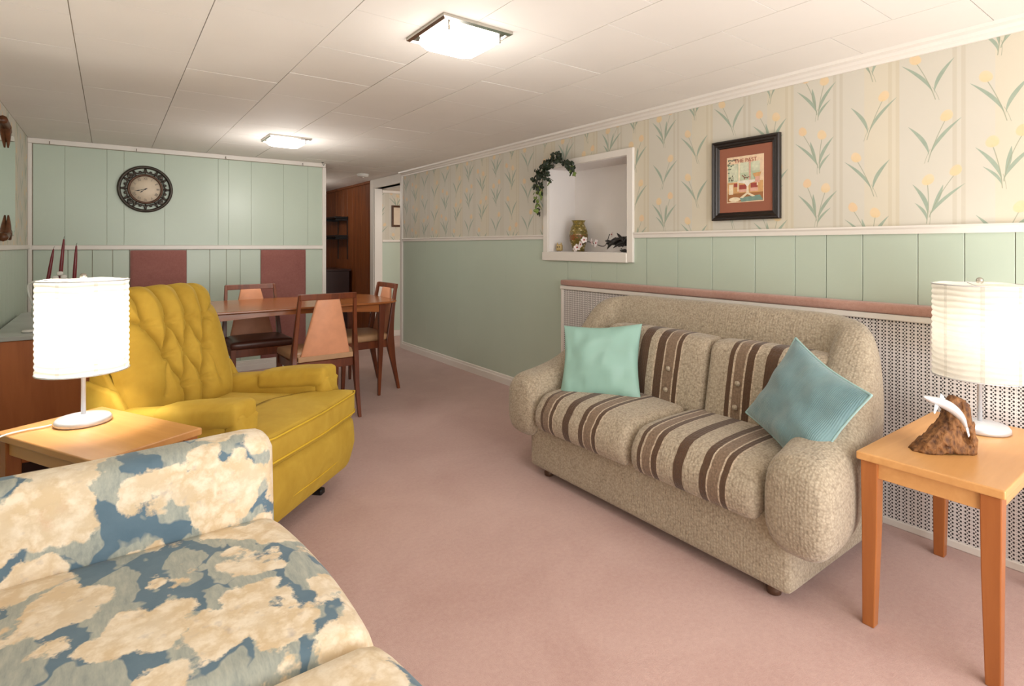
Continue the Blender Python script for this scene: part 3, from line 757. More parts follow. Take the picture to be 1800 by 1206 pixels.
bl = from_bm('black_twig', bm, M['blackstuff']); bl.location = (2.86, 2.585, FZ); tag(bl, 'short black curled twig on the niche floor below the black leaves', 'twig')
bpy.data.objects.remove(tg)

# ------------------------------------------------------------------ ivy garland over the niche corner
iv = thing('ivy_garland', 'dark green artificial ivy vine draped over the left corner of the niche', 'plant', (XR-.03, 3.27, 1.85))
def leaf_me(mat):
    bm = bmesh.new(); o = [(0,0),(.4,.12),(.52,.5),(.3,.62),(.36,.95),(0,1.25),(-.36,.95),(-.3,.62),(-.52,.5),(-.4,.12)]
    c = bm.verts.new((0, .5*.03, .004)); vs = [bm.verts.new((x*.03, y*.03, -.004*abs(x))) for x, y in o]
    for i in range(len(vs)): bm.faces.new((c, vs[i], vs[(i+1) % len(vs)]))
    me = bpy.data.meshes.new('leaf'); bm.to_mesh(me); bm.free(); me.materials.append(mat); return me
LD, LL = leaf_me(M['vine_dark']), leaf_me(M['vine_lite'])
paths = [([(-.0,-.03,-.0),(-.01,.02,-.01),(-.015,.075,-.05),(-.02,.11,-.12),(-.02,.115,-.22),(-.02,.115,-.32),(-.02,.11,-.40)], 52, .034, (.62,.97)),
         ([(-.0,-.12,.035),(-.02,-.10,.04),(-.02,-.02,.02),(-.02,.06,-.04),(-.02,.135,-.08),(-.02,.185,-.14)], 44, .034, (2,3)),
         ([(-.01,-.11,.04),(-.03,-.16,.02),(-.03,-.2,-.02),(-.03,-.27,-.05),(-.02,-.29,-.06),(-.01,-.3,-.12)], 34, .026, (.86,1.1)),
         ([(-.02,-.0,0),(-.03,.0,-.08),(-.03,-.07,-.13)], 18, .03, (.9,1.1)),
         ([(-.02,.07,-.05),(-.03,.06,-.18),(-.03,.055,-.24)], 20, .03, (.75,1.1))]
for pts, n, spread, lt in paths:
    bm = bmesh.new(); tube(bm, pts, .0022, 5, n=5); from_bm('stem', bm, M['stem'], iv)
    C = catmull(pts, 12)
    for k in range(n):
        q = (k+.5)/n; p = C[int(q*(len(C)-1))]
        o = bpy.data.objects.new('leaf', LL if (lt[0] < q < lt[1] and random.random() < .7) else LD); COL.objects.link(o); o.parent = iv
        o.location = (p[0]-.004-random.random()*.025, p[1]+random.uniform(-spread, spread)*.8, p[2]+random.uniform(-spread, spread)*.7+.01)
        o.rotation_euler = (PI/2+random.uniform(-.7,.7), random.uniform(0, 2*PI), -PI/2+random.uniform(-.8,.8)); o.scale = (random.uniform(.8, 1.3),)*3

# ------------------------------------------------------------------ hall: shelves and cabinet
sh = thing('hall_shelf', 'black two tier metal wall shelf on the wood panelled hall wall', 'shelf', (XR, 8.2, 1.35))
for y in (.08, -.12-.2):
    boxes('upright', [(-.012, -.001, y-.01, y+.01, -.33, .3)], M['black'], sh, .001)
for z in (.0, .27):
    boxes('shelf_board', [(-.2, -.013, -.36, .6, z, z+.025)], M['black'], sh, .002)
    for y in (.08, -.32): boxes('bracket', [(-.18, -.013, y-.006, y+.006, z-.035, z-.001)], M['black'], sh, .001)
hc = thing('hall_cabinet', 'dark low cabinet at the end of the panelled hall', 'cabinet', (2.55, 8.0, 0))
boxes('body', [(-.22, .22, -.3, .5, .04, .86)], M['darkcab'], hc, .004); boxes('top', [(-.24, .24, -.32, .52, .861, .885)], M['darkcab'], hc, .003)
boxes('door', [(-.238, -.221, -.28, .09, .06, .84)], M['greytop'], hc, .002); boxes('door', [(-.238, -.221, .1, .48, .06, .84)], M['greytop'], hc, .002)
fw = thing('small_wall_frame', 'dark gilt narrow frame on wallpaper seen through the doorway', 'picture', (3.16, 6.891, 1.62))
bm = bmesh.new(); rings = [[((.1-i)*sx, -d, (.145-i)*sz) for sx, sz in ((-1,-1),(1,-1),(1,1),(-1,1))] for i, d in ((0,0),(0,.016),(.012,.022),(.024,.012),(.03,.002))]
loft(bm, rings, False); from_bm('frame', bm, M['clock_edge'], fw, False); boxes('picture_panel', [(-.075,.075,-.006,-.002,-.12,.12)], M['clock_face'], fw, 0)

# ------------------------------------------------------------------ mirror on the left wall
mi = thing('wall_mirror', 'scalloped frameless mirror with carved wood corners on left wall', 'mirror', (XL, 4.0, 1.62))
bm = bmesh.new(); W_, H_ = 1.0, .33; out = []
def mp(y, z): out.append((y, z))
for i in range(24):
    a = PI/2*i/23; mp(W_-.14+.14*math.cos(-PI/2+a)-.0, -H_+.1+.1*math.sin(-PI/2+a)+.012*math.sin(i*.9))
for i in range(20):
    z = -H_+.14+(2*H_-.2)*i/19; mp(W_+.006*math.sin(i*1.1), z)
mp(W_-.02, H_-.03); mp(W_-.06, H_); mp(0, H_+.03); mp(-W_+.06, H_); mp(-W_, H_-.05); mp(-W_, -H_+.1); mp(-W_+.12, -H_); mp(0, -H_-.02)
prism(bm, out, .003, .012, 'x'); bev(from_bm('glass', bm, M['mirror'], mi, False), .002, 2)
for sz, yy in ((1, .60), (-1, .61)):
    bm = bmesh.new(); tube(bm, [(.018, yy-.2, sz*(H_+.02)), (.02, yy-.1, sz*(H_+.01)), (.022, yy, sz*(H_-.02)), (.02, yy+.05, sz*(H_-.0)), (.018, yy+.08, sz*(H_+.03))], lambda s: .022*(1-.75*s)+.003, 8, n=6)
    tube(bm, [(.02, yy-.06, sz*(H_)), (.022, yy-.02, sz*(H_-.06)), (.02, yy+.0, sz*(H_-.12))], lambda s: .022*(1-.8*s), 8, n=6)
    from_bm('carved_ornament', bm, M['ornament'], mi)

# ------------------------------------------------------------------ dresser with candles
dr = thing('dresser', 'wooden dresser with pale grey top against the left wall', 'dresser', (XL+.02, 3.89, 0))
boxes('body', [(0, .485, 0, 1.35, .06, .715)], M['dresser'], dr, .004, 2)
boxes('plinth', [(.02, .45, .03, 1.32, 0, .059)], M['darkcab'], dr, .002)
boxes('top', [(0, .50, -.012, 1.362, .716, .74)], M['greytop'], dr, .004, 2)
for k in range(3):
    y0 = .015+k*.445; d = boxes('door', [(.486, .503, y0, y0+.435, .08, .70)], M['dresser'], dr, .003)
    bm = bmesh.new(); lathe(bm, [(.006,0),(.006,.015),(.014,.02),(.012,.03),(.001,.032)], 14); o = from_bm('knob', bm, M['chrome'], d); o.rotation_euler = (0, PI/2, 0); o.location = (.503, y0+.39, .4)
ZD = .741
def wp(px, py, d):
    S_, C_ = math.sin(TH), math.cos(TH); l = (px-900)/960
    return Vector(((S_+l*C_)*d, (C_-l*S_)*d, 1.22-(py-432)*d/960))
ca = thing('candelabra', 'white porcelain three armed candelabra on the dresser behind the lamp', 'candle holder', (-.245, 4.33, ZD))
bm = bmesh.new(); lathe(bm, [(.07,0),(.072,.01),(.05,.022),(.02,.05),(.016,.08),(.024,.1),(.014,.16),(.018,.24),(.03,.255),(.001,.262)], 28); from_bm('stem', bm, M['porcelain'], ca)
cd = (.63, -.78)  # the arms spread along this direction
arms = [(-.085, .205), (0, .265), (.085, .225)]
bm = bmesh.new()
for sx in (-.085, .085):
    tube(bm, [(0,0,.1),(cd[0]*-0+sx*.5*.80,sx*.5*-.60,.08),(sx*.8,-sx*.6,.19)], .008, 8, n=6)
from_bm('arms', bm, M['porcelain'], ca)
for sx, z in arms:
    bm = bmesh.new(); lathe(bm, [(.008,-.02),(.02,-.012),(.024,.0),(.022,.012),(.014,.012),(.012,.004)], 18); o = from_bm('candle_cup', bm, M['porcelain'], ca); o.location = (sx*.8, -sx*.6, z)
for k, (dx, dy, dz) in enumerate(((-.02,.0,.05),(.02,-.02,.055),(0,.01,.075),(-.03,.02,.03),(.035,-.03,.03))):
    bm = bmesh.new(); rbox(bm, (dx, dy-.02, .235+dz), (.016,.016,.013), .012, 5); from_bm('moulded_flower', bm, M['porcelain'], ca)
for (sx, z), tilt, wh in zip(arms, (.17, .09, .06), ('leftmost, leaning most, in the white candelabra', 'in the middle of the white candelabra', 'rightmost in the white candelabra')):
    bm = bmesh.new(); lathe(bm, [(.0095,0),(.0105,.01),(.0095,.12),(.0075,.2),(.0045,.245),(.001,.252)], 14)
    o = from_bm('taper_candle', bm, M['candle']); o.location = (-.245+sx*.8, 4.33-sx*.6, ZD+z+.006)
    o.rotation_euler = (0, tilt*.8, 0); tag(o, 'burgundy taper candle, '+wh, 'candle', 'burgundy taper candles')
    bm = bmesh.new(); tube(bm, [(0,0,.25),(.001,0,.262),(.003,0,.266)], .0012, 6); from_bm('wick', bm, M['ink'], o)
ju = thing('porcelain_pitcher', 'white porcelain pitcher with curled lip on the dresser left of candles', 'pitcher', (-.295, 4.18, ZD))
bm = bmesh.new(); lathe(bm, [(.05,0),(.055,.008),(.045,.02),(.07,.07),(.072,.11),(.05,.17),(.035,.21),(.04,.24),(.05,.255),(.044,.252),(.03,.215)], 28); from_bm('body', bm, M['porcelain'], ju)
bm = bmesh.new(); tube(bm, [(-.03,.02,.24),(-.06,.04,.265),(-.085,.055,.25),(-.085,.055,.2),(-.065,.04,.13)], .007, 8, n=6); from_bm('handle', bm, M['porcelain'], ju)
bo = thing('leaf_dish', 'white leaf shaped porcelain dish on the dresser in front of the pitcher', 'dish', (-.36, 4.03, ZD))
bm = bmesh.new(); g = []
for i in range(9):
    r = i/8; g.append([(r*.1*(1+.12*math.cos(5*a)), r*.075*(1+.15*math.sin(4*a+1)), .006+.045*r**2.2+.006*math.sin(9*a)*r) for a in [2*PI*k/40 for k in range(40)]])
g[0] = [(x*.001, y*.001, .006) for x, y, z in g[1]]; loft(bm, g, False)
o = from_bm('bowl', bm, M['porcelain'], bo); sm = o.modifiers.new('s', 'SOLIDIFY'); sm.thickness = .004
bm = bmesh.new(); lathe(bm, [(.03,0),(.035,.004),(.03,.012),(.001,.012)], 20); from_bm('foot', bm, M['porcelain'], bo)

# ------------------------------------------------------------------ end tables
def end_table(loc, rot, hx, hy, h, label, top, leg=.022, splay=0):
    t = thing('end_table', label, 'side table', loc, rot, 'oak end tables')
    bm = bmesh.new(); 
    prism(bm, [(-hx,-hy),(hx,-hy),(hx,hy),(-hx,hy)], h-.026, h); bev(from_bm('tabletop', bm, top, t, False), .005, 3)
    for sx in (-1, 1):
        for sy in (-1, 1):
            bm = bmesh.new(); cx, cy = sx*(hx-.034), sy*(hy-.034)
            def sq(r, z, ox=0, oy=0): return [(cx+ox+r*a, cy+oy+r*b_, z) for a, b_ in ((-1,-1),(1,-1),(1,1),(-1,1))]
            loft(bm, [sq(leg*.78, 0, sx*.004, sy*.004), sq(leg, h*.55), sq(leg*1.1, h-.0265)]); bev(from_bm('leg', bm, M['oakleg'], t, False), .003, 2)
    il = leg*.9
    for s in (-1, 1):
        boxes('apron', [(-hx+.055, hx-.055, s*(hy-.03)-.009, s*(hy-.03)+.009, h-.078, h-.0268)], top, t, .002)
        boxes('apron', [(s*(hx-.03)-.009, s*(hx-.03)+.009, -hy+.055, hy-.055, h-.078, h-.0268)], top, t, .002)
    return t
end_table((2.307, .580, 0), 0, .362, .184, .557, 'honey oak end table right of the striped sofa, with driftwood on top', M['oak_r'])
end_table((-.03, 2.415, 0), math.radians(28.5), .172, .305, .57, 'pale oak end table between floral sofa arm and yellow rocker', M['oak'])

def table_lamp(loc, label, power, tilt=0):
    t = thing('table_lamp', label, 'lamp', loc, 0, 'paper shade table lamps')
    bm = bmesh.new(); lathe(bm, [(.001,0),(.082,0),(.086,.004),(.086,.014),(.08,.022),(.02,.028),(.008,.032),(.001,.032)], 40); from_bm('base', bm, M['silver'], t)
    bm = bmesh.new(); lathe(bm, [(.0075,.028),(.0075,.30),(.013,.302),(.013,.335),(.003,.337),(.003,.515),(.001,.516)], 16); from_bm('pole', bm, M['silver'], t)
    z0, z1, R = .192, .525, .139
    bm = bmesh.new(); prof = []; n = 16
    for i in range(n*6+1):
        q = i/(n*6); f = (q*n) % 1; prof.append((R-.0042*(1-math.sin(PI*f))**1.0, z0+(z1-z0)*q))
    lathe(bm, prof, 72, cap=False); sh_ = from_bm('lamp_shade', bm, M['shade'], t)
    for v in sh_.data.vertices:
        a = math.atan2(v.co.y, v.co.x); v.co.z += .0022*math.sin(a*5+v.co.z*40)
    for k in range(8):
        a = 2*PI*k/8+.28; bm = bmesh.new()
        rings = [[((R-.003+e)*math.cos(a+d), (R-.003+e)*math.sin(a+d), z) for d, e in ((-.04,.0042),(.04,.0042),(.04,.0037),(-.04,.0037))] for z in (z0+.002, z1-.002)]
        loft(bm, rings); from_bm('paper_seam', bm, M['shade_strip'], sh_)
    for zz in (z0, z1-.002):
        bm = bmesh.new(); tube(bm, [(R*math.cos(a), R*math.sin(a), zz) for a in np.linspace(0, 2*PI, 64, endpoint=False)], .0022, 6, closed=True)
        from_bm('shade_ring', bm, M['silver'], t)
    bm = bmesh.new()
    for k in range(3): a = 2*PI*k/3+.5; tube(bm, [(.012*math.cos(a), .012*math.sin(a), z1-.012), (R*math.cos(a), R*math.sin(a), z1-.003)], .0016, 6)
    from_bm('spider', bm, M['silver'], t)
    bm = bmesh.new(); rbox(bm, (0,0,z1+.012), (.012,.012,.012), .012, 6); from_bm('finial', bm, M['chrome'], t)
    bm = bmesh.new(); lathe(bm, [(.013,.335),(.014,.35),(.028,.385),(.03,.405),(.022,.425),(.001,.434)], 20)
    m, nt, b = newmat('bulb_glass'); b.inputs['Emission Color'].default_value = (1,.86,.66,1); b.inputs['Emission Strength'].default_value = 4; b.inputs['Base Color'].default_value = (.9,.88,.8,1)
    n_, _ = noise(nt, coords(nt)[0], 8); nt.links.new(mix(nt, n_, (240,236,224), (250,246,236)), b.inputs['Base Color'])
    bulb = from_bm('bulb', bm, m, t)
    l = lamp('bulb_light', (0,0,0), power, (1,.96,.91), .03); l.parent = t; l.location = (0,0,.36); l.data.shadow_soft_size = .045
    bulb.visible_shadow = True
    return t
LP_L = (-.078, 2.55, .5705)
table_lamp(LP_L, 'glowing paper shade lamp on pale end table beside the yellow rocker', 15)
table_lamp((2.525, .585, .5575), 'white ribbed paper lamp on the table right of striped sofa', 3.6)
cdx = thing('lamp_cord', 'white lamp cord trailing over the pale end table edge', 'cord', (0,0,0))
bm = bmesh.new(); tube(bm, [(-.168,2.56,.5755),(-.2,2.55,.5755),(-.24,2.545,.5755),(-.285,2.515,.577),(-.305,2.48,.572),(-.32,2.45,.52),(-.33,2.43,.4),(-.37,2.4,.2),(-.42,2.42,.02),(-.46,2.5,.006)], .0032, 8, n=6)
from_bm('wire', bm, M['cord'], cdx)
boxes('plug', [(-.5,-.46,2.49,2.51,.0,.018)], M['cord'], cdx, .004, 2)

# ------------------------------------------------------------------ driftwood with dolphin
dw = thing('driftwood_sculpture', 'brown driftwood piece with leaping pale dolphin on the right end table', 'sculpture', (2.185, .595, .5575), math.radians(-37)); dw.scale = (.70,.8,.90)
bm = bmesh.new()   # local x: to the viewer's right, y: away
outl = [(-.155,0),(-.10,.012),(.0,.006),(.10,.0),(.118,.004),(.116,.06),(.108,.1),(.095,.15),(.085,.175),(.06,.19),(.03,.195),(.012,.185),(.006,.15),(-.01,.12),(-.04,.09),(-.075,.06),(-.115,.035)]
rnd = random.Random(2)
rings = []
for k, (yy, s) in enumerate([(-.062,.55),(-.055,.82),(-.035,.97),(-.01,1.0),(.02,.98),(.045,.86),(.058,.6)]):
    cxx, czz = .03, .07
    rings.append([(cxx+(x-cxx)*s+rnd.uniform(-.004,.004), yy*(1-.35*z/.2)+rnd.uniform(-.004,.004), max(0, czz*s+(z-czz)*s if z > .005 else 0)) for x, z in outl])
loft(bm, rings); bmesh.ops.recalc_face_normals(bm, faces=bm.faces); bmesh.ops.triangulate(bm, faces=bm.faces)
bmesh.ops.subdivide_edges(bm, edges=bm.edges, cuts=4, use_grid_fill=True)
from mathutils import noise as mn
for v in bm.verts:
    p = v.co.copy(); f = mn.noise(p*38)*.010+mn.noise(p*90)*.005
    hole = max(0, 1-((p.x-.06)**2/.0005+(p.z-.055)**2/.0007)) if p.y < 0 else 0
    hole2 = max(0, 1-((p.x-.055)**2/.00012+(p.z-.16)**2/.0008)) if p.y < 0 else 0
    v.co += Vector((f, f*.7+hole*.04+hole2*.015, f if p.z > .01 else 0)); v.co.z = max(v.co.z, 0)
from_bm('driftwood', bm, M['bark'], dw)
bm = bmesh.new()
body = [(.02,-.085,.105),(.0,-.082,.14),(-.035,-.078,.168),(-.075,-.074,.186),(-.12,-.07,.197),(-.158,-.068,.208)]
C = catmull(body, 6); tube(bm, C, lambda s: .0015+.0165*math.sin(PI*min(1, max(.02, s*.93+.05)))**.8, 14)
from_bm('dolphin', bm, M['silver'], dw)
dl = [o for o in dw.children if o.name.startswith('dolphin')][0]
def fin(name, pts, th=.0022):
    bm = bmesh.new(); prism(bm, pts, -th, th, 'y'); o = from_bm(name, bm, M['silver'], dl, False); bev(o, .0015, 2); return o
o = fin('dorsal_fin', [(-.062,.195),(-.092,.2),(-.086,.222),(-.074,.214)]); o.location = (0,-.075,0)
o = fin('flipper', [(-.1,.178),(-.118,.186),(-.124,.155),(-.118,.15)]); o.location = (0,-.082,0)
o = fin('tail_fluke', [(.012,.11),(.026,.106),(.034,.078),(.028,.07),(.02,.09)]); o.location = (0,-.086,0)

# ------------------------------------------------------------------ dining table
dt = thing('dining_table', 'teak dining table with curved ends in front of green wall', 'table', (1.08, 4.56, 0))
tz = .77; hl, hw = .86, .43
def ov(k, inset=0):
    a = 2*PI*k/64; c, s = math.cos(a), math.sin(a)
    return ((hl-inset)*math.copysign(abs(c)**.28, c)*(1-.0*s*s)+(.02 if 0 else 0), (hw-inset)*math.copysign(abs(s)**.28, s)*(1+.03*(1-abs(c)**3)))
bm = bmesh.new(); loft(bm, [[(*ov(k, .02), tz-.022) for k in range(64)], [(*ov(k), tz-.012) for k in range(64)], [(*ov(k), tz-.003) for k in range(64)], [(*ov(k, .003), tz) for k in range(64)]])
from_bm('tabletop', bm, M['teak_top'], dt, False)
for s in (-1, 1):
    bm = bmesh.new(); A = []; B = []   # arched aprons
    pts = [(-.68,tz-.023),(.68,tz-.023),(.68,tz-.085)]+[(x, tz-.085-.0*x+.0-.035*(0)+.03*math.cos(x/.68*PI/2)) for x in np.linspace(.66,-.66,14)]+[(-.68,tz-.085)]
    prism(bm, pts, s*.355-.01, s*.355+.01, 'y'); from_bm('apron', bm, M['teak_top'], dt, False)
    boxes('apron', [(s*.7-.01, s*.7+.01, -.33, .33, tz-.1, tz-.023)], M['teak_top'], dt, .002)
def tleg(cx, cy, h, r0, r1, dx, dy):
    bm = bmesh.new(); rings = []
    for q in (0, .3, .7, 1): r = r0+(r1-r0)*q; rings.append([(cx+dx*(1-q)+r*math.cos(a)*1.1, cy+dy*(1-q)+r*math.sin(a)*1.1, h*q) for a in np.linspace(PI/4, 2*PI+PI/4, 4, endpoint=False)])
    loft(bm, rings); return bm
for sx in (-1, 1):
    for sy in (-1, 1):
        bev(from_bm('leg', tleg(sx*.70, sy*.355, tz-.023, .014, .034, -sx*.015, -sy*.02), M['teak'], dt, False), .004, 2)

# ------------------------------------------------------------------ dining chairs (local: faces +y, origin under the seat)
def dining_chair(loc, rot, label, seat):
    t = thing('dining_chair', label, 'chair', loc, rot, 'teak dining chairs')
    W = .215; H = .89
    for s in (-1, 1):
        bm = bmesh.new(); pts = [(s*(W+.005), -.27, 0, .011,.013), (s*W, -.225, .22, .015,.02), (s*W, -.195, .40, .017,.034), (s*(W-.004), -.20, .50, .016,.026), (s*(W-.015), -.225, .68, .013,.017), (s*(W-.028), -.262, H, .011,.013)]
        P = catmull([p for p in pts], 5); loft(bm, [[(x-a, y-b_, z), (x+a, y-b_, z), (x+a, y+b_, z), (x-a, y+b_, z)] for x, y, z, a, b_ in P])
        bev(from_bm('back_post', bm, M['teak'], t, False), .004, 2, 60)
        bm = bmesh.new(); rings = [[(s*(W-.005)+a*r, .2+dy+b_*r, z) for a, b_ in ((-1,-1),(1,-1),(1,1),(-1,1))] for z, r, dy in ((0,.011,.012),(.2,.015,.005),(.40,.019,0),(.428,.019,0))]
        loft(bm, rings); bev(from_bm('front_leg', bm, M['teak'], t, False), .003, 2)
        boxes('side_rail', [(s*(W-.005)-.01, s*(W-.005)+.01, -.175, .18, .365, .425)], M['teak'], t, .003)
    bm = bmesh.new(); xs_ = np.linspace(-(W-.022), W-.022, 13)
    rings = [[(x, -.272-.012*(1-(x/W)**2), H-.04), (x, -.248-.012*(1-(x/W)**2), H-.04), (x, -.254-.012*(1-(x/W)**2), H+.002), (x, -.278-.012*(1-(x/W)**2), H+.002)] for x in xs_]
    loft(bm, rings); bev(from_bm('top_rail', bm, M['teak'], t, False), .004, 2)
    boxes('front_rail', [(-W+.02, W-.02, .19, .21, .365, .425)], M['teak'], t, .003)
    boxes('back_rail', [(-W+.02, W-.02, -.205, -.183, .36, .42)], M['teak'], t, .003)
    bm = bmesh.new(); rings = []
    for q in np.linspace(0, 1, 9):
        z = .425+q*(H-.038-.425); y = -.196-.064*q-.004*math.sin(PI*q); hw_ = .178-.1*q; th = .012+.006*math.sin(PI*q)
        rings.append([(x, y+dy*th, z) for x, dy in ((-hw_,-.5),(-hw_*.9,-1),(0,-1.25),(hw_*.9,-1),(hw_,-.5),(hw_,.5),(hw_*.9,1),(0,1.5),(-hw_*.9,1),(-hw_,.5))])
    loft(bm, rings); bev(from_bm('back_panel', bm, M['peach'], t), .004, 2, 60)
    soft('seat', (0, .012, .452), (W+.008, .205, .03), .026, seat, t, 10, bulge=(0,0,.012), fn=lambda p, q: (p.x*(1+.04*q[1]), p.y, p.z))
    boxes('seat_edge', [(-.19, .19, -.222, -.206, .425, .462)], M['beige_vinyl'], t, .004, 2)
    return t
dining_chair((1.215, 4.05, 0), 0, 'teak dining chair with peach back panel, its back turned to the camera', M['beige_vinyl'])
dining_chair((1.72, 4.56, 0), PI/2, 'teak dining chair seen from the side at the right end of the table', M['beige_vinyl'])
dining_chair((.965, 4.80, 0), PI, 'teak dining chair with brown seat coloured darker for shade behind the table', M['shaded_brown_vinyl'])

# ------------------------------------------------------------------ striped sofa (faces -x; axes as the room's)
SX, SY = 2.1, 1.612
so = thing('striped_sofa', 'beige chenille two seat sofa with brown striped cushions by the radiator cover', 'sofa', (SX, SY, 0))
def LP(p): return (p[0]-SX, p[1]-SY, p[2])
soft('base', LP((2.215, SY, .175)), (.395, .697, .13), .022, M['chenille'], so, 12)
half = [(1.785,.884,.362,.100,.142),(1.82,.883,.364,.112,.164),(1.92,.888,.375,.118,.172),(2.05,.899,.402,.116,.185),(2.17,.912,.455,.108,.208),(2.27,.922,.54,.10,.25),(2.345,.93,.60,.096,.275),(2.41,.955,.625,.10,.285),(2.455,1.01,.63,.108,.292),(2.475,1.1,.632,.112,.30),(2.48,1.3,.632,.114,.30),(2.48,1.612,.632,.114,.302)]
path = half+[(x, 2*1.612-y, z, a, b_) for x, y, z, a, b_ in half[-2::-1]]
P = catmull(path, 6); rings = []; m_ = len(P)
def sup(c, s, e): return math.copysign(abs(c)**e, c), math.copysign(abs(s)**e, s)
first = None
for i in range(m_):
    t = P[min(i+1, m_-1)][:2]-P[max(i-1, 0)][:2]; t = t/np.linalg.norm(t); sd_ = np.array([-t[1], t[0]])   # left of travel
    x, y, z, a, b_ = P[i]; rg = []
    back = min(1, max(0, (x-2.2)/.25))
    for k in range(40):
        th_ = 2*PI*k/40; c_, s_ = sup(math.cos(th_), math.sin(th_), .66)
        aa = a*(1-.16*max(0, s_)*back) if True else a
        rg.append(LP((x+sd_[0]*c_*aa, y+sd_[1]*c_*aa, z+s_*b_)))
    rings.append(rg)
def endcap(r, d, n=5):
    c = np.mean(np.array(r), axis=0); out = []
    for k in range(1, n+1):
        q = k/n*PI/2*.98; out.append([tuple(c+(np.array(p)-c)*math.cos(q)+np.array(d)*math.sin(q)) for p in r])
    return out
e0 = endcap(rings[0], (-.032, 0, 0)); e1 = endcap(rings[-1], (-.032, 0, 0))
bm = bmesh.new(); loft(bm, e0[::-1]+rings+e1); from_bm('frame_and_arms', bm, M['chenille'], so)
soft('inner_back', LP((2.43, SY, .5)), (.05, .6, .2), .03, M['chenille'], so, 6)
for i, (y0, y1, S_, B_) in enumerate(((1.585, 2.222, S1, B1), (1.002, 1.579, S2, B2))):
    w0, w1 = ((1.508, 2.16), (.985, 1.502))[i]
    # stripe order runs from the far (+y) end to the near end
    sm_ = stripes('seat_stripes_%s' % 'ab'[i], y1-SY, y0-SY, seqn(S_)); bm_ = stripes('back_stripes_%s' % 'ab'[i], w1-SY, w0-SY, seqn(B_))
    def fs(p, q): return (p.x, p.y, p.z-(.03*max(0, -q[0])**3))
    soft('seat_cushion', LP(((1.765+2.33)/2, (y0+y1)/2, .368)), ((2.33-1.765)/2, (y1-y0)/2, .092), (.085,.035,.085), sm_, so, 16, fs, (.0,.004,.014))
    tilt = .2
    def fb(p, q): return (p.x+p.z*tilt, p.y, p.z)
    bc_ = soft('back_cushion', LP((2.30, (w0+w1)/2, .60)), (.088, (w1-w0)/2-.001, .18), (.05,.022,.05), bm_, so, 16, fb, (.014,.0,.01))
    for zz in (.62, .52):
        bm = bmesh.new(); rbox(bm, (0,0,0), (.008,.011,.011), .008, 5); o = from_bm('button', bm, bm_, bc_)
        yb = w1-(w1-w0)*(.71 if i == 0 else .33); o.location = LP((2.30-.107+(zz-.6)*tilt, yb, zz))
for x, y in ((1.88, 1.0), (1.88, 2.22), (2.52, 1.0), (2.52, 2.22)):
    bm = bmesh.new(); lathe(bm, [(.018,0),(.024,.004),(.026,.02),(.02,.03),(.024,.048)], 18); o = from_bm('foot', bm, M['clock_edge'], so); o.location = LP((x, y, 0))

# ------------------------------------------------------------------ pillows
def pillow(name, label, mat, W, H, T_, loc, rx, ry, rz, seed, pip=None):
    bm = bmesh.new(); n = 28; R = random.Random(seed); V = {}
    def pt(u, v_, s):
        e = max(0, (1-abs(u)**2.6))**.55*max(0, (1-abs(v_)**2.6))**.55
        pin = 1+.055*(abs(u)*abs(v_))**1.5-.045*(1-abs(v_)**2)*abs(u)**3
        pin2 = 1+.055*(abs(u)*abs(v_))**1.5-.045*(1-abs(u)**2)*abs(v_)**3
        wr = mn.noise(Vector((u*2.2+seed, v_*2.2, 0)))*.010+mn.noise(Vector((u*7, v_*2.5+seed, 3)))*.006*(abs(v_)+.3)
        return (u*W*pin, v_*H*pin2, s*(T_*e+wr*e*2))
    for s in (1, -1):
        for i in range(n+1):
            for j in range(n+1):
                u, v_ = math.sin(PI/2*(2*i/n-1)), math.sin(PI/2*(2*j/n-1))
                edge = i in (0, n) or j in (0, n)
                if s < 0 and edge: V[(s, i, j)] = V[(1, i, j)]
                else: V[(s, i, j)] = bm.verts.new(pt(u, v_, s))
        for i in range(n):
            for j in range(n):
                q = [V[(s, i, j)], V[(s, i+1, j)], V[(s, i+1, j+1)], V[(s, i, j+1)]]; bm.faces.new(q if s > 0 else q[::-1])
    t = thing(name, label, 'pillow', loc, 0, 'throw pillows on the striped sofa'); t.rotation_euler = (rx, ry, rz)
    from_bm('cover', bm, mat, t)
    if pip:
        bm = bmesh.new(); pts = []
        for a in range(112):
            k, f = divmod(a, 28); q = math.sin(PI/2*(2*f/28-1)); u, v_ = [(q,-1),(1,q),(-q,1),(-1,-q)][k]; p = pt(u, v_, 1); pts.append((p[0]*1.005, p[1]*1.005, 0))
        tube(bm, pts, .0045, 6, closed=True); from_bm('piping', bm, pip, t)
    return t
def frame_from(normal, up):
    z = Vector(normal).normalized(); y = (Vector(up)-z*Vector(up).dot(z)).normalized(); x = y.cross(z)
    return Matrix((x, y, z)).transposed().to_euler()
e = frame_from((-.80, -.40, .42), (.28, .25, 1)); pillow('throw_pillow', 'smooth mint green satin pillow at the left end of the striped sofa', M['mint'], .205, .192, .062, (2.07, 2.03, .612), *e, 3)
e = frame_from((-.86, .28, .35), (.38, -.58, 1)); pillow('throw_pillow', 'piped blue teal corduroy pillow tilted on its corner at right sofa arm', M['corduroy'], .180, .172, .065, (2.05, .985, .635), *e, 8, M['teal_piping'])

# ------------------------------------------------------------------ yellow rocker recliner (local: +y forward, +x its left... viewer's far side)
ang = math.atan2(-.73, .68)-PI/2
rk = thing('rocker_recliner', 'mustard yellow velvet tufted rocker recliner with covered arms', 'armchair', (.478, 2.775, 0), ang)
VM = M['velvet']; # local -x is the viewer's left (near) side
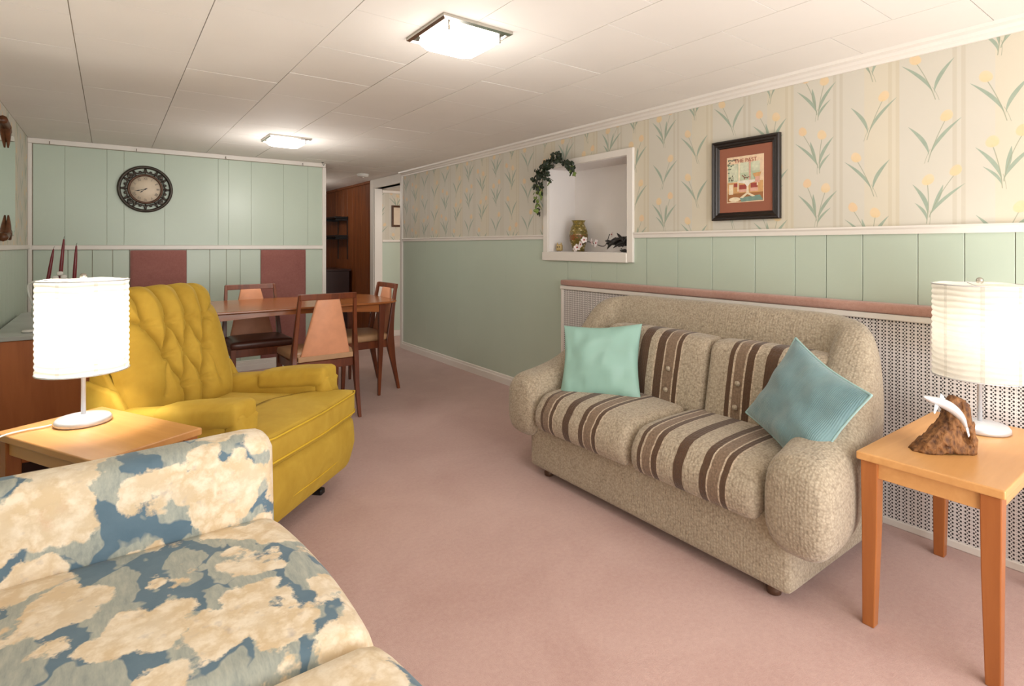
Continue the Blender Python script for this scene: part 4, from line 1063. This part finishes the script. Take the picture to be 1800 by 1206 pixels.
# here local +y = forward, +x = to the right when looking forward
def skirt(p, q):
    k = max(0, -q[2]); return (p.x*(1-.05*k), p.y*(1-.06*k)+.012*(1-q[2]**2)*max(0, q[1]), p.z)
soft('base', (0, .01, .225), (.36, .385, .135), .035, VM, rk, 12, skirt)
bm = bmesh.new(); tube(bm, [(-.33, .388, .185), (-.1, .400, .183), (.1, .400, .183), (.33, .388, .185)], .003, 6, n=6); from_bm('skirt_seam', bm, M['piping_y'], rk)
# T shaped seat cushion
T2 = [(-.275,-.28),(.275,-.28),(.275,.235),(.375,.25),(.378,.385),(.33,.405),(0,.42),(-.33,.405),(-.378,.385),(-.375,.25),(-.275,.235)]
bm = bmesh.new()
def ringT(z, s): return [(x*s if abs(x) > 0 else 0, (y-.07)*s+.07, z+.022*max(0, 1-(y-.42)**2*4)*0) for x, y in T2]
def dense(r):
    out = []
    for i in range(len(r)):
        a, b_ = Vector(r[i]), Vector(r[(i+1) % len(r)]); k = max(1, int((b_-a).length/.05))
        for j in range(k): out.append(tuple(a.lerp(b_, j/k)))
    return out
zr = [(.352,.93),(.357,.975),(.372,.995),(.39,1),(.43,1),(.447,.993),(.46,.97),(.466,.93)]
rg = [dense(ringT(z, s)) for z, s in zr]; nR = min(len(r) for r in rg)
base_ring = dense(ringT(0, 1)); rg = [[(x*s, (y-.07)*s+.07, z+(.018 if z > .4 else 0)*max(0, (y+.2)/.6)) for x, y, _ in base_ring] for z, s in zr]
for s_, dz in ((.75,.012),(.5,.02),(.2,.024)): rg.append([(x*s_, (y-.07)*s_+.07, .466+dz+.018*max(0, (y*s_+.2)/.6)) for x, y, _ in base_ring])
loft(bm, rg); from_bm('seat_cushion', bm, VM, rk)
for z, dz in ((.377, 0), (.453, .018)):
    bm = bmesh.new(); tube(bm, [(x*1.003, (y-.07)*1.003+.07, z+dz*max(0, (y+.2)/.6)) for x, y, _ in base_ring if y > .1], .0042, 6); o = from_bm('piping', bm, M['piping_y'], rk)
for s in (-1, 1):
    soft('arm', (s*.32, -.03, .445), (.06, .29, .125), .045, VM, rk, 10, lambda p, q: (p.x, p.y, p.z+(.03*p.y/.3 if q[2] > 0 else 0)))
    def cov(p, q, s=s):
        return (p.x, p.y, p.z+.03*p.y/.3+mn.noise(Vector(p)*18)*.005)
    ac = soft('arm_cover', (s*.322, .095, .545), (.072, .19, .046), .03, VM, rk, 12, cov, (0,0,.01))
    soft('arm_flap', (s*.322, .262, .50), (.066, .032, .068), .03, VM, ac, 8, lambda p, q: (p.x, p.y+mn.noise(Vector(p)*30)*.02, p.z))
    # side panel sloping up to the back
    bm = bmesh.new(); prism(bm, [(-.42,.12),(.2,.12),(.2,.40),(-.2,.44),(-.31,.62),(-.46,.66)], s*.338-.018, s*.338+.018, 'x'); bev(from_bm('side_panel', bm, VM, rk), .016, 3)
# tufted back: height field leaning backwards
def back_grid(nu=150, nv=150):
    u = np.linspace(-1, 1, nu)[:, None]*np.ones((1, nv)); v = np.ones((nu, 1))*np.linspace(0, 1, nv)[None, :]
    hw_ = .292+.0*v; H_ = .64
    wv = .30+.022*np.sin(np.clip(v, 0, 1)*PI*.9)
    X = u*wv; Z = v*H_
    # rounded top corners
    cr = .1; dx = np.clip((np.abs(X)-(wv-cr))/cr, 0, 1); Z = Z-(v**6)*cr*.8*(1-np.sqrt(np.clip(1-dx**2, 0, 1)))
    d = .115*np.clip(1-np.abs(u)**3.2, 0, 1)**.5*np.clip(1-np.abs(2*v-1)**5, 0, 1)**.5
    S = (u+1)/2
    rows = [(.70, (.2,.4,.6,.8)), (.47, (.3,.5,.7)), (.24, (.4,.6))]
    btn = [(s, t) for t, ss in rows for s in ss]
    def P_(s, t): return ((s*2-1)*.29, t*H_)
    segs = []
    for s in rows[0][1]: segs.append((P_(s, .70), P_(s+(s-.5)*.1-.02, 1.0)))
    for s in rows[0][1]:
        for s2 in rows[1][1]:
            if abs(s-s2) < .12: segs.append((P_(s, .70), P_(s2, .47)))
    for s in rows[1][1]:
        for s2 in rows[2][1]:
            if abs(s-s2) < .12: segs.append((P_(s, .47), P_(s2, .24)))
    for s in rows[2][1]: segs.append((P_(s, .24), P_(s, .0)))
    segs += [(P_(.2,.70), P_(.0,.80)), (P_(.8,.70), P_(1.,.80)), (P_(.3,.47), P_(.22,.2)), (P_(.7,.47), P_(.8,.2))]
    seg_w = [1]*(len(segs)-4)+[.5,.8,.35,.35]
    dep = np.zeros_like(d)
    for (a, b_), w_ in zip(segs, seg_w):
        ax, az = a; bx, bz = b_; L2 = (bx-ax)**2+(bz-az)**2
        t = np.clip(((X-ax)*(bx-ax)+(Z-az)*(bz-az))/L2, 0, 1)
        wob = .005*np.sin(t*7+ax*40)*np.sin(t*PI)
        D = np.sqrt((X-ax-t*(bx-ax)-wob)**2+(Z-az-t*(bz-az))**2)
        dep = np.maximum(dep, w_*(.030*np.exp(-(D/.006))+.040*np.exp(-(D/.034)**1.15)))
    for s, t in btn:
        x, z = P_(s, t); D = np.sqrt((X-x)**2+(Z-z)**2); dep = np.maximum(dep, .080*np.exp(-(D/.026)**1.2))
        # gathered pleats radiating from each button
        A = np.arctan2(Z-z, X-x); dep = dep+.0022*np.cos(A*11)*np.exp(-(D/.05)**2)*(D > .008)
    Y = d-dep
    return X, Y, Z, [(P_(s, t)) for s, t in btn]
X, Y, Z, btns = back_grid()
lean = math.radians(17); by, bz = -.27, .42
def bk(x, y, z):        # y = forward from the back plane
    return (x, by+y*math.cos(lean)-z*math.sin(lean), bz+y*math.sin(lean)+z*math.cos(lean))
bm = bmesh.new(); nu, nv = X.shape
G = [[bm.verts.new(bk(X[i, j], Y[i, j], Z[i, j])) for j in range(nv)] for i in range(nu)]
for i in range(nu-1):
    for j in range(nv-1): bm.faces.new((G[i][j], G[i+1][j], G[i+1][j+1], G[i][j+1]))
tb = from_bm('tufted_back', bm, VM, rk)
bm = bmesh.new(); oz = [i/20 for i in range(21)]
def shell_fn(p, q):
    # rounded top, slightly wider low down
    x = p.x*(1+.10*max(0, -q[2])-.03*max(0, q[2])); return bk(x, p.y, p.z)
rbox(bm, (0,0,0), (.305, .055, .33), .055, 14, lambda p, q: tuple(Vector(bk(p.x*(1.0+.03*(1-q[2]**2)), p.y-.045, p.z+.305))))
from_bm('back_shell', bm, VM, rk)
bm = bmesh.new()
def wing(s):
    A = [(-.06,.0),(-.15,.02),(-.14,.3),(-.07,.34),(.0,.3),(.02,.05)]
    return A
for s in (-1,):
    pass
bm.free()
for s in (-1, 1):
    bm = bmesh.new(); pts = [bk(0, y, z)[1:] for y, z in ((.035,-.02),(-.16,-.05),(-.13,.24),(-.085,.32),(-.02,.30),(.03,.12))]
    prism(bm, pts, s*.318-.016, s*.318+.016, 'x'); o = bev(from_bm('back_wing', bm, VM, rk), .014, 3)
for x, z in btns:
    bm = bmesh.new(); rbox(bm, bk(x, .036, z), (.008,.006,.008), .006, 4); from_bm('button', bm, M['velvet_dark'], tb)
for s in (-1, 1):
    boxes('rocker_foot', [(s*.22-.02, s*.22+.02, -.3, .30, 0, .03)], M['black'], rk, .008, 3)
boxes('rocker_stem', [(-.2, .2, -.18, .18, .02, .1)], M['black'], rk, .004)

# ------------------------------------------------------------------ floral sofa (faces +x), its tall arm across the room at the far end
fsf = thing('floral_sofa', 'long sofa in blue and cream peony chintz filling the lower left', 'sofa', (0, 0, 0))
FM = M['floral']
def arm_fn(p, q):
    return (p.x, p.y+.03*(p.z/.35), p.z)
bm = bmesh.new(); prof = []
# arm: outline in x-z with rounded front top, swept across its thickness with soft edges
soft('arm', (-.05, 1.735, .38), (.435, .075, .29), (.06,.06,.055), FM, fsf, 16, lambda p, q: (p.x+.0*p.z, p.y-.022+.03*(p.z/.33), p.z+.012*max(0, q[0])))
for y0, y1, xx in ((1.035, 1.672, .415), (.385, 1.03, .46), (-.27, .38, .43)):
    bev_ = soft('seat_cushion', ((xx-.33)/2, (y0+y1)/2, .375), ((xx+.33)/2, (y1-y0)/2, .085), (.07,.035,.07), FM, fsf, 16,
        lambda p, q: (p.x+.022*max(0, q[0])*(1-q[1]**2)+.02*max(0, q[0])*(-q[1]), p.y, p.z), (.0,.0,.014))
soft('base', (-.06, .75, .17), (.43, .985, .13), .03, FM, fsf, 8)
soft('backrest', (-.42, .72, .47), (.09, 1.0, .33), .07, FM, fsf, 10)
soft('arm', (-.085, -.38, .41), (.425, .09, .29), .06, FM, fsf, 10)
for x, y in ((.24, 1.6), (.24, -.1), (-.4, 1.6), (-.4, -.1)):
    bm = bmesh.new(); lathe(bm, [(.02,0),(.026,.02),(.03,.045)], 14); o = from_bm('foot', bm, M['teak'], fsf); o.location = (x, y, 0)
